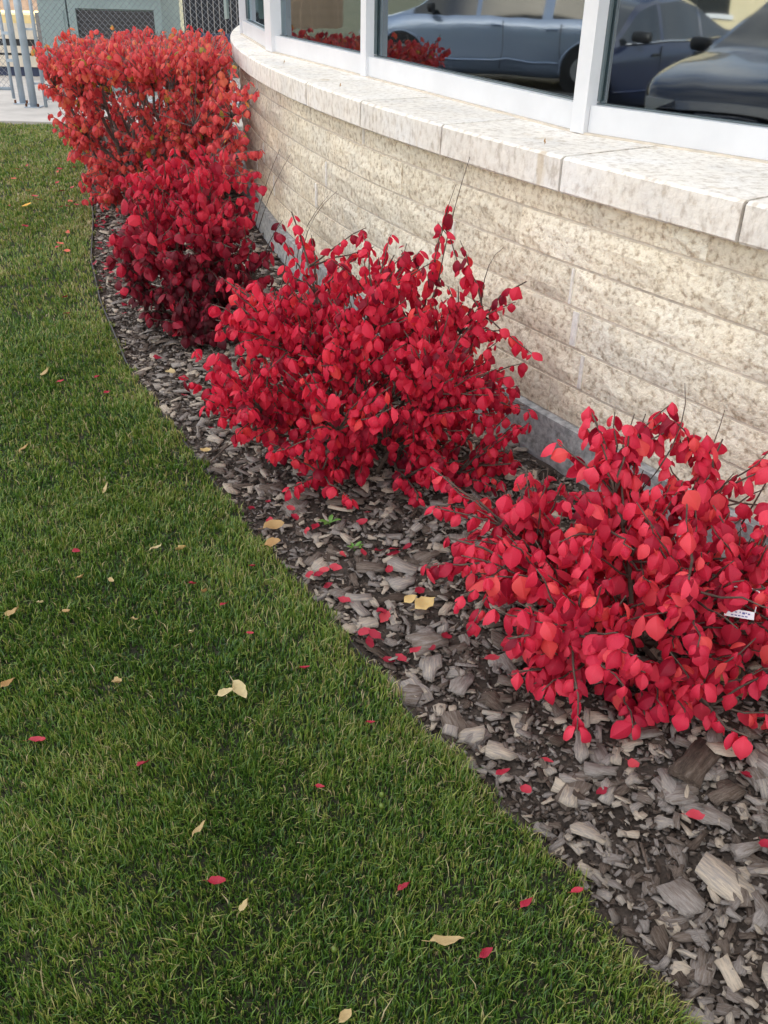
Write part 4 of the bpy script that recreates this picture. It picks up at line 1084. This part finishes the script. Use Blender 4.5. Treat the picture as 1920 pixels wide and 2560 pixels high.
# ------------------------------------------------------------------ grass
def grass():
    r = np.random.default_rng(77)
    Ps, Ws, Hs = [], [], []
    bands = [(0.62, 1.6, 66000, 0.0022, 0.026), (1.6, 2.6, 44000, 0.0027, 0.025), (2.6, 4.2, 26000, 0.0036, 0.025), (4.2, 6.5, 14000, 0.0052, 0.024), (6.5, 9.93, 7500, 0.0076, 0.024), (0.62, 1.6, 26000, 0.0032, 0.014), (1.6, 2.6, 15000, 0.0042, 0.014), (2.6, 4.2, 8000, 0.0055, 0.014)]
    for y0, y1, dens, w, h in bands:
        xl = -0.42 * y1 * 0.95 - 0.75; xr = float(edge_x(y0)) + 0.1
        n = int(dens * (xr - xl) * (y1 - y0))
        x = r.uniform(xl, xr, n); y = r.uniform(y0, y1, n)
        ex = edge_x(y) + 0.012 * np.sin(y * 23) + 0.01 * np.sin(y * 61) + r.normal(0, 0.008, n)
        ok = (x < ex) & (x > -0.425 * y - 0.55) & (x > kerb_x(y) + 0.05)
        x, y = x[ok], y[ok]
        # clumps: thin out with a cheap sum of sines so the sward is uneven
        cl = np.sin(x * 21 + 3 * np.sin(y * 9)) * np.sin(y * 19 + 2.5 * np.sin(x * 11)) + 0.6 * np.sin(x * 47 + y * 31) * np.sin(y * 53 - x * 17)
        keep = (r.random(len(x)) < np.clip(0.72 + 0.30 * cl, 0.25, 1)) | (h < 0.02)
        x, y, cl = x[keep], y[keep], cl[keep]
        Ps.append(np.column_stack([x, y, np.full(len(x), -0.013)])); Ws.append(w * r.uniform(0.7, 1.3, len(x)))
        Hs.append(h * np.clip(r.normal(0.95, 0.25, len(x)), 0.45, 1.7) * (1 + 0.18 * cl))
    P = np.vstack(Ps); W = np.concatenate(Ws); H = np.concatenate(Hs); n = len(P)
    # slow drift of the lean direction
    base = 2.2 * np.sin(P[:, 0] * 3.1 + 1) + 1.9 * np.cos(P[:, 1] * 2.7)
    az = base + r.normal(0, 1.6, n)
    lean = np.abs(r.normal(0.36, 0.36, n))
    face = az + math.pi / 2 + r.normal(0, 0.5, n)
    dx, dy = np.cos(az), np.sin(az); fx, fy = np.cos(face), np.sin(face)
    V = np.zeros((n, 5, 3))
    half = W / 2
    V[:, 0] = P + np.column_stack([fx * half, fy * half, np.zeros(n)]); V[:, 1] = P - np.column_stack([fx * half, fy * half, np.zeros(n)])
    mid = P + np.column_stack([dx * H * lean * 0.25, dy * H * lean * 0.25, H * 0.6])
    V[:, 2] = mid + np.column_stack([fx * half * 0.85, fy * half * 0.85, np.zeros(n)]); V[:, 3] = mid - np.column_stack([fx * half * 0.85, fy * half * 0.85, np.zeros(n)])
    V[:, 4] = P + np.column_stack([dx * H * lean * 0.95, dy * H * lean * 0.95, H * np.clip(1 - 0.25 * lean, 0.3, 1)])
    b = (np.arange(n) * 5)[:, None]
    F = np.concatenate([b + np.array([[0, 1, 3]]), b + np.array([[0, 3, 2]]), b + np.array([[2, 3, 4]])], 1).reshape(-1, 3)
    t = np.clip(r.normal(0.42, 0.19, n), 0, 0.80)
    t = np.where(H < 0.018, t - 0.12, t)  # low blades darker: the shade in the gaps is put into their tint
    dry = r.random(n) < 0.065
    t = np.where(dry, r.uniform(0.8, 1.05, n), t)
    t = t + 0.22 * np.exp(-np.abs(edge_x(P[:, 1]) - P[:, 0]) / 0.10)      # drier along the cut edge
    t = t + 0.20 * np.clip((P[:, 1] - 2.2) / 4.5, 0, 1)                              # and yellower on the far lawn, its brighter light put into the tint
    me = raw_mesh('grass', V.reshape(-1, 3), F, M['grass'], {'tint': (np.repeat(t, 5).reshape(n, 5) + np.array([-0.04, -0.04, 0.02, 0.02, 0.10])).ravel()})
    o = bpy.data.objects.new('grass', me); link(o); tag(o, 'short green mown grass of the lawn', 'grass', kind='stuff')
    print('grass blades', n)
grass()

# ------------------------------------------------------------------ fallen leaves
def flat_leaf(variant, curl, width=0.30):
    """a fallen leaf, unit length along X, midrib crease, curled lengthwise and across"""
    r = np.random.default_rng(900 + variant); rows = 8; tw = r.normal(0, 1.3) * min(1, curl * 1.6); sway = r.normal(0, 0.5)
    V = [(-0.5, 0, 0)]; ts = np.linspace(0, 1, rows)
    for i in range(1, rows):
        t = ts[i]; x = t - 0.5
        z = curl * (4 * (x * x)) * 0.35 + r.normal(0, 0.012)
        if i == rows - 1: V.append((x, 0, z)); break
        w = width * math.sin(math.pi * t ** 0.9) ** 0.75 * r.uniform(0.9, 1.1)
        lift = curl * 0.9
        tau = (t - 0.5) * tw
        for s in (1, 0, -1):
            yy, zz = s * w * math.cos(lift * 0.9) + r.normal(0, 0.015), abs(s) * w * math.sin(lift) * 0.9 + r.normal(0, 0.02)
            V.append((x + r.normal(0, 0.015), yy * math.cos(tau) - zz * math.sin(tau) + sway * x * x, z + yy * math.sin(tau) + zz * math.cos(tau)))
    F = [(0, 1, 2), (0, 2, 3)]
    for i in range(rows - 3):
        b = 1 + 3 * i
        for c in range(2): F += [(b + c, b + 3 + c, b + 4 + c), (b + c, b + 4 + c, b + 1 + c)]
    b = 1 + 3 * (rows - 3); t = b + 3
    F += [(b, t, b + 1), (b + 1, t, b + 2)]
    # stalk, a thin strip
    k = len(V); V += [(-0.5, 0.012, 0.0), (-0.5, -0.012, 0.0), (-0.72, 0.01, 0.03), (-0.72, -0.008, 0.03)]
    F += [(k, k + 1, k + 3), (k, k + 3, k + 2)]
    return np.array(V), np.array(F)
FLC = {}
def fallen(x, y, z, L, rz, tilt, mat, tint, curl, variant, label, group, width=0.30, roll=0.0):
    key = (mat, round(tint, 1), variant, round(curl, 1), width)
    if key not in FLC:
        V, F = flat_leaf(variant, curl, width); FLC[key] = raw_mesh('fallen_leaf', V, F, M[mat], {'tint': np.full(len(V), round(tint, 1))}, True)
    o = bpy.data.objects.new('fallen_leaf', FLC[key]); COL.objects.link(o)
    Mx = (Matrix.Rotation(rz, 4, 'Z') @ Matrix.Rotation(tilt, 4, 'Y') @ Matrix.Rotation(roll, 4, 'X')) @ Matrix.Scale(L * 0.88, 4); Mx.translation = Vector((x, y, z)); o.matrix_basis = Mx
    tag(o, label, 'fallen leaf', group)
p31 = R(31); roll = R(1.4)
_f = np.array([0, math.cos(p31), -math.sin(p31)]); _r0 = np.array([1.0, 0, 0]); _u0 = np.array([0, math.sin(p31), math.cos(p31)])
_r = math.cos(roll) * _r0 + math.sin(roll) * _u0; _u = -math.sin(roll) * _r0 + math.cos(roll) * _u0
def ground_at(x, y, z=0.0):            # survey of the leaves that lie on the lawn, read off the photograph
    d = _f + _r * (x * 1.1573 - 960) / 2300 + _u * (1280 - y * 1.1573) / 2300
    p = CAMP + d * ((z - 1.5) / d[2]); return float(p[0]), float(p[1])
LAWN_RED = [(80, 1597, .058, 'curled bright red leaf alone on the lawn near the frame edge'), (310, 1647, .040, 'dull red leaf in the grass beside the curled bright red one'), (468, 1903, .050, 'dark red folded leaf in the middle of the near lawn'),
    (545, 1220, .034, 'red leaf on the grass beside the two tan leaves near the bed'), (415, 1258, .034, 'red leaf next to a pale green grass tuft'), (485, 1302, .030, 'pinkish red leaf on grass below the pale green tuft'),
    (540, 1365, .030, 'small red leaf in a dark grass hollow'), (165, 1188, .034, 'crimson leaf tucked in grass near the frame edge'), (657, 1440, .034, 'dark red sliver of leaf upright in grass near the bed edge'),
    (690, 1697, .030, 'dark maroon leaf sunk deep in grass at mid lawn'), (875, 1912, .034, 'maroon leaf half sunk in the near grass'), (1140, 1948, .036, 'narrow pink red leaf on grass near the mulch corner'),
    (1248, 1920, .030, 'pale pink leaf at the ragged lawn edge near the corner'), (1050, 2055, .034, 'crumpled red leaf beside the big tan leaf on near grass'), (800, 1558, .028, 'tiny red leaf near the lawn edge below the front shrub'),
    (130, 822, .036, 'brownish red leaf on far lawn beside two tan ones'), (210, 812, .036, 'coral leaf on far lawn close to the edging'), (232, 845, .036, 'coral leaf nearest the edging on the far lawn'), (145, 675, .045, 'red leaf on the lawn abreast of the dark shrub'),
    (140, 640, .040, 'brown red leaf just beyond the one abreast of the dark shrub')]
for k, (x, y, L, lab) in enumerate(LAWN_RED):
    gx, gy = ground_at(x, y, 0.022)
    fallen(gx, gy, 0.017, L, random.uniform(-0.6, 0.6), random.uniform(-0.35, 0.1), 'fallen_red', (0.6, 0.4, 0.5)[k % 3], 0.5, k % 6, lab, 'red leaves fallen on the lawn', roll=random.uniform(-0.5, 0.2))
gx, gy = ground_at(58, 447, 0.022); fallen(gx, gy, 0.03, 0.085, 0.3, -0.3, 'fallen_tan', 1.0, 0.3, 2, 'golden orange leaf on the far lawn among small red ones', 'tan leaves fallen on the lawn', 0.4)
for k in range(34):
    y = 5.2 + 2.6 * random.random(); x = float(edge_x(y)) - abs(random.gauss(0, 0.55)) - 0.05
    fallen(x, y, 0.028, random.uniform(0.04, 0.058), random.uniform(0, 6.28), random.uniform(-0.3, 0.3), 'fallen_red', random.choice((0.6, 0.8, 1.0)), 0.4, k % 6, 'small coral leaf scattered on the far lawn beside the tall hedge', 'coral leaves on the far lawn', roll=random.uniform(-0.4, 0.4))
LAWN_TAN = [(335, 1182, .050, .8, .16, 'narrow curled tan leaf strip beside the pale leaf on the lawn'), (392, 1185, .045, .9, .42, 'pale cream leaf lying flat on the lawn'), (175, 1245, .040, .4, .25, 'brown curled leaf standing upright in the lawn'),
    (240, 1252, .028, .6, .3, 'small tan leaf right of the upright brown one'), (30, 1320, .062, .5, .18, 'long half brown half cream curled leaf at the frame edge'), (85, 1300, .032, .8, .22, 'small cream leaf beside the long curled one'),
    (143, 1320, .038, .4, .3, 'cupped dull brown leaf between the cream leaf and mid lawn'), (290, 1337, .036, .6, .2, 'thin tan leaf curled like a hook'), (415, 1362, .040, .8, .16, 'cream sliver of leaf standing in the grass'),
    (440, 1277, .044, .3, .25, 'brown arched leaf below the pale green tuft'), (253, 1472, .036, .5, .4, 'brown and tan cupped leaf alone at mid lawn'), (18, 1475, .044, .3, .3, 'dark brown and tan leaf cut by the frame edge'),
    (52, 968, .052, .4, .25, 'brown leaf on the lawn nearest the frame edge in the far half'), (228, 1053, .050, .7, .16, 'thin crooked tan leaf near the bed edge'), (100, 805, .060, .6, .3, 'tan leaf on far lawn beside a brownish red one'),
    (430, 1790, .045, .6, .16, 'flat tan twig-like leaf across the near grass'), (530, 1952, .034, .7, .25, 'small ochre leaf upright below the dark red folded leaf'), (965, 2032, .070, .55, .18, 'long dull tan leaf strip lying in the near grass'),
    (745, 2192, .032, .6, .4, 'tan leaf scrap at the very bottom of the lawn'), (62, 412, .06, .9, .3, 'cream leaf on the far lawn beyond the golden one')]
for k, (x, y, L, t, w, lab) in enumerate(LAWN_TAN):
    gx, gy = ground_at(x, y, 0.022)
    fallen(gx, gy, 0.018, L, random.uniform(-1.2, 1.2), random.uniform(-0.7, 0.2), 'fallen_tan', t, 0.8, k % 6, lab, 'tan leaves fallen on the lawn', w, random.uniform(-0.6, 0.3))
gx, gy = ground_at(490, 1502, 0.022); fallen(gx, gy, 0.030, 0.050, 0.2, -0.2, 'fallen_tan', 0.8, 0.5, 1, 'smaller half of the paired pale olive leaves on the lawn', 'tan leaves fallen on the lawn', 0.3)
gx, gy = ground_at(517, 1500, 0.022); fallen(gx, gy, 0.034, 0.070, -0.9, 0.35, 'fallen_tan', 0.8, 0.5, 3, 'larger drooping half of the paired pale olive leaves on the lawn', 'tan leaves fallen on the lawn', 0.26)
BED_TAN = [(445, 985, .060, .9, 'cream leaf on mulch at the lawn corner before the crimson shrub'), (370, 815, .060, .7, 'tan leaf on mulch before the dark shrub'), (592, 1150, .075, .4, 'large crumpled tan leaf at the lawn edge'),
    (590, 1187, .060, .3, 'ochre strip of leaf under the large crumpled tan one'), (918, 1318, .075, .9, 'big yellow leaf with long stalk on the dark mulch'), (887, 1308, .045, .9, 'small yellow lobe joined to the big yellow leaf'),
    (1588, 1512, .070, .5, 'lower of two ochre leaves under the front shrub'), (1572, 1470, .075, .4, 'upper ochre leaf under the front shrub near the frame edge'), (1195, 1470, .050, .5, 'brown tan leaf under the front shrub near the lawn')]
for k, (x, y, L, t, lab) in enumerate(BED_TAN):
    gx, gy = ground_at(x, y, 0.02)
    fallen(gx, gy, 0.040, L, random.uniform(-1.2, 1.2), random.uniform(-0.25, 0.1), 'fallen_tan', t, 0.4, k % 6, lab, 'tan leaves fallen on the mulch', 0.40, random.uniform(-0.3, 0.2))
BED_RED = [(1498, 1772, .045, 'bright red leaf upright among grey chips near the bottom corner'), (1085, 1680, .040, 'dark red leaf below the front shrub at the lawn side'), (1135, 1718, .040, 'pinkish folded leaf below the dark red one'),
    (1180, 1655, .034, 'small pink leaf above the stubby tan wood block'), (1650, 1838, .04, 'red leaf cut by the frame edge on the mulch'), (898, 1415, .042, 'red leaf right of the lawn edge below the yellow leaf'), (1062, 1432, .046, 'dark red leaf on grey chips under the front shrub'),
    (638, 1128, .045, 'red leaf near the large crumpled tan one'), (670, 1252, .045, 'red folded leaf before the white crusted bark lump'), (725, 1237, .045, 'red leaf touching the white crusted bark lump')]
for k, (x, y, L, lab) in enumerate(BED_RED):
    gx, gy = ground_at(x, y, 0.02)
    fallen(gx, gy, 0.036, L, random.uniform(-1.6, 1.6), random.uniform(-0.4, 0.2), 'fallen_red', (0.7, 0.5, 0.6)[k % 3], 0.3, k % 6, lab, 'red leaves fallen on the mulch', 0.33, random.uniform(-0.4, 0.3))
for k in range(125):
    z_ = random.random()
    if z_ < 0.26: y = random.uniform(1.75, 2.55); x = float(edge_x(y)) + random.uniform(0.02, 0.5); w_ = 'on the mulch between the two nearest shrubs'
    elif z_ < 0.36: y = random.uniform(1.35, 1.75); x = float(edge_x(y)) + random.uniform(0.05, 0.6); w_ = 'on the mulch before the front shrub'
    elif z_ < 0.88: y = random.uniform(4.3, 6.2); x = float(edge_x(y)) + random.uniform(0.02, 0.28); w_ = 'drifted along the edging by the tall hedge'
    else: y = random.uniform(2.6, 4.2); x = float(edge_x(y)) + random.uniform(0.03, 0.5); w_ = 'on the mulch before the dark shrub'
    t = random.choice((0.3, 0.4, 0.5, 0.6, 0.8))
    fallen(x, y, bed_z(x, y) + random.uniform(0.02, 0.035), random.uniform(0.032, 0.052), random.uniform(0, 6.28), random.uniform(-0.4, 0.4), 'fallen_red', t, random.choice((0.2, 0.4, 0.6)), k % 6, f'{"dark" if t < 0.45 else "bright"} red leaf fallen {w_}', f'{"dark" if t < 0.45 else "bright"} red leaves {w_}', 0.33, random.uniform(-0.4, 0.4))

# ------------------------------------------------------------------ small things
def weed(x, y, n, L, label, seed):
    r_ = random.Random(seed)
    root = empty('weed', (x, y, bed_z(x, y))); tag(root, label, 'weed', 'green seedlings in the mulch')
    for k in range(n):
        a = 2 * math.pi * k / n + r_.uniform(-0.4, 0.4); l_ = L * r_.uniform(0.7, 1.2); up = r_.uniform(0.5, 1.1)
        d = np.array([math.cos(a), math.sin(a)]); s = np.array([-d[1], d[0]])
        V = []
        for t in np.linspace(0, 1, 6):
            w = l_ * 0.22 * math.sin(math.pi * (0.06 + 0.94 * t)) ** 0.8 if 0 < t < 1 else 0.0006
            c = d * l_ * t; z = bed_z(x, y) + 0.01 + l_ * up * (t - 0.45 * t * t)
            for q_ in (1, 0, -1): V.append((x + c[0] + s[0] * w * q_, y + c[1] + s[1] * w * q_, z + abs(q_) * w * 0.3))
        F = []
        for i in range(5):
            for c in range(2): F.append((3 * i + c, 3 * i + c + 1, 3 * i + c + 4, 3 * i + c + 3))
        m_ = MB(); m_.add(V, F); m_.build('leaf', M['weed'], root, True)
    MB().tube([(x, y, bed_z(x, y) - 0.01), (x, y, bed_z(x, y) + 0.014)], 0.003, 6).build('stem', M['weed'], root)
gx, gy = ground_at(712, 1128); weed(gx, gy, 4, 0.034, 'three leaved green weed under the crimson shrub', 1)
gx, gy = ground_at(766, 1182); weed(gx, gy, 6, 0.024, 'small rosette weed before the dark layered bark slab', 2)
# plant tag by the wall
gx, gy = ground_at(1597, 1326, 0.26)
g = empty('plant_tag', (gx, gy, 0.26)); tag(g, 'white plastic plant tag with blue print hanging among the leaves of the front shrub', 'plant tag')
t_ = Matrix.Translation((gx, gy, 0.26)) @ Matrix.Rotation(-0.25, 4, 'Z') @ Matrix.Rotation(0.75, 4, 'X')
def tagpart(c, d, nm, mm):
    c = tuple(v * 0.75 for v in c); d = tuple(v * 0.75 for v in d)
    m_ = MB().box(c, d); m_.v = [tuple(t_ @ Vector(v)) for v in m_.v]; m_.build(nm, M[mm], g)
tagpart((0, 0, 0), (0.085, 0.024, 0.002), 'card', 'tag_white')
for k in range(7): tagpart((-0.028 + k * 0.0095 + 0.002 * math.sin(k * 5), 0.004 + 0.0015 * math.sin(k * 3), 0.0016), ((0.0075, 0.004, 0.006, 0.003)[k % 4], (0.004, 0.006, 0.003)[k % 3], 0.0008), 'print', 'tag_print')
for k in range(5): tagpart((-0.02 + k * 0.010, -0.006, 0.0016), (0.007, 0.003, 0.0008), 'print', 'tag_print')
m_ = MB().tube([(gx + 0.036, gy + 0.004, 0.262), (gx + 0.046, gy + 0.03, 0.300), (gx + 0.03, gy + 0.06, 0.292), (gx + 0.01, gy + 0.09, 0.27)], 0.0016, 5); m_.build('tie', M['tag_white'], g)
# twigs on the mulch, insects' husks on the sill
def twig(pts, rad, label):
    m_ = MB().tube(pts, rad, 5); o = m_.build('twig', M['wood_stem'], None, True); tag(o, label, 'twig', 'dead twigs on the ground')
gx, gy = ground_at(455, 1010); gx2, gy2 = ground_at(520, 965)
twig([(gx, gy, 0.02), ((gx + gx2) / 2, (gy + gy2) / 2, 0.035), (gx2, gy2, 0.03)], 0.003, 'thin dead twig slanting from the lawn edge into the mulch')
gx, gy = ground_at(1380, 1840); gx2, gy2 = ground_at(1395, 1900)
twig([(gx, gy, 0.025), (gx2, gy2, 0.03)], 0.003, 'short straw coloured twig near the bottom corner')
for (x, y, lab) in ((735, 188, 'tiny dried seed husk on the sill nearer the post'), (1176, 311, 'tiny dried seed husk on the sill under the wide window'), (614, 137, 'tiny dried seed husk on the far end of the sill')):
    gx, gy = ground_at(x, y, 1.006)
    fallen(gx, gy, 1.012, 0.028, 1.4, -0.5, 'fallen_tan', 0.3, 0.8, 1, lab, 'dried husks on the window sill', 0.16)
for k, (x, y) in enumerate(((824, 1740), (825, 1715), (722, 2050))):
    gx, gy = ground_at(x, y, 0.02)
    V, F = [], []
    for a_ in range(7):
        for c_ in range(10):
            th, ph = math.pi * a_ / 6, 2 * math.pi * c_ / 10
            V.append((gx + 0.0055 * math.sin(th) * math.cos(ph), gy + 0.0055 * math.sin(th) * math.sin(ph), 0.018 + 0.0075 * math.cos(th) * (1 - 0.15 * math.exp(-th * 3))))
    for a_ in range(6):
        for c_ in range(10): F.append((a_ * 10 + c_, a_ * 10 + (c_ + 1) % 10, (a_ + 1) * 10 + (c_ + 1) % 10, (a_ + 1) * 10 + c_))
    m_ = MB(); m_.add(V, F); o = m_.build('green_berry', M['berry'], None, True)
    tag(o, ('lower green berry of a close pair in the mid lawn grass', 'upper green berry of a close pair in the mid lawn grass', 'single green berry lying in the near grass')[k], 'berry', 'green berries in the grass')
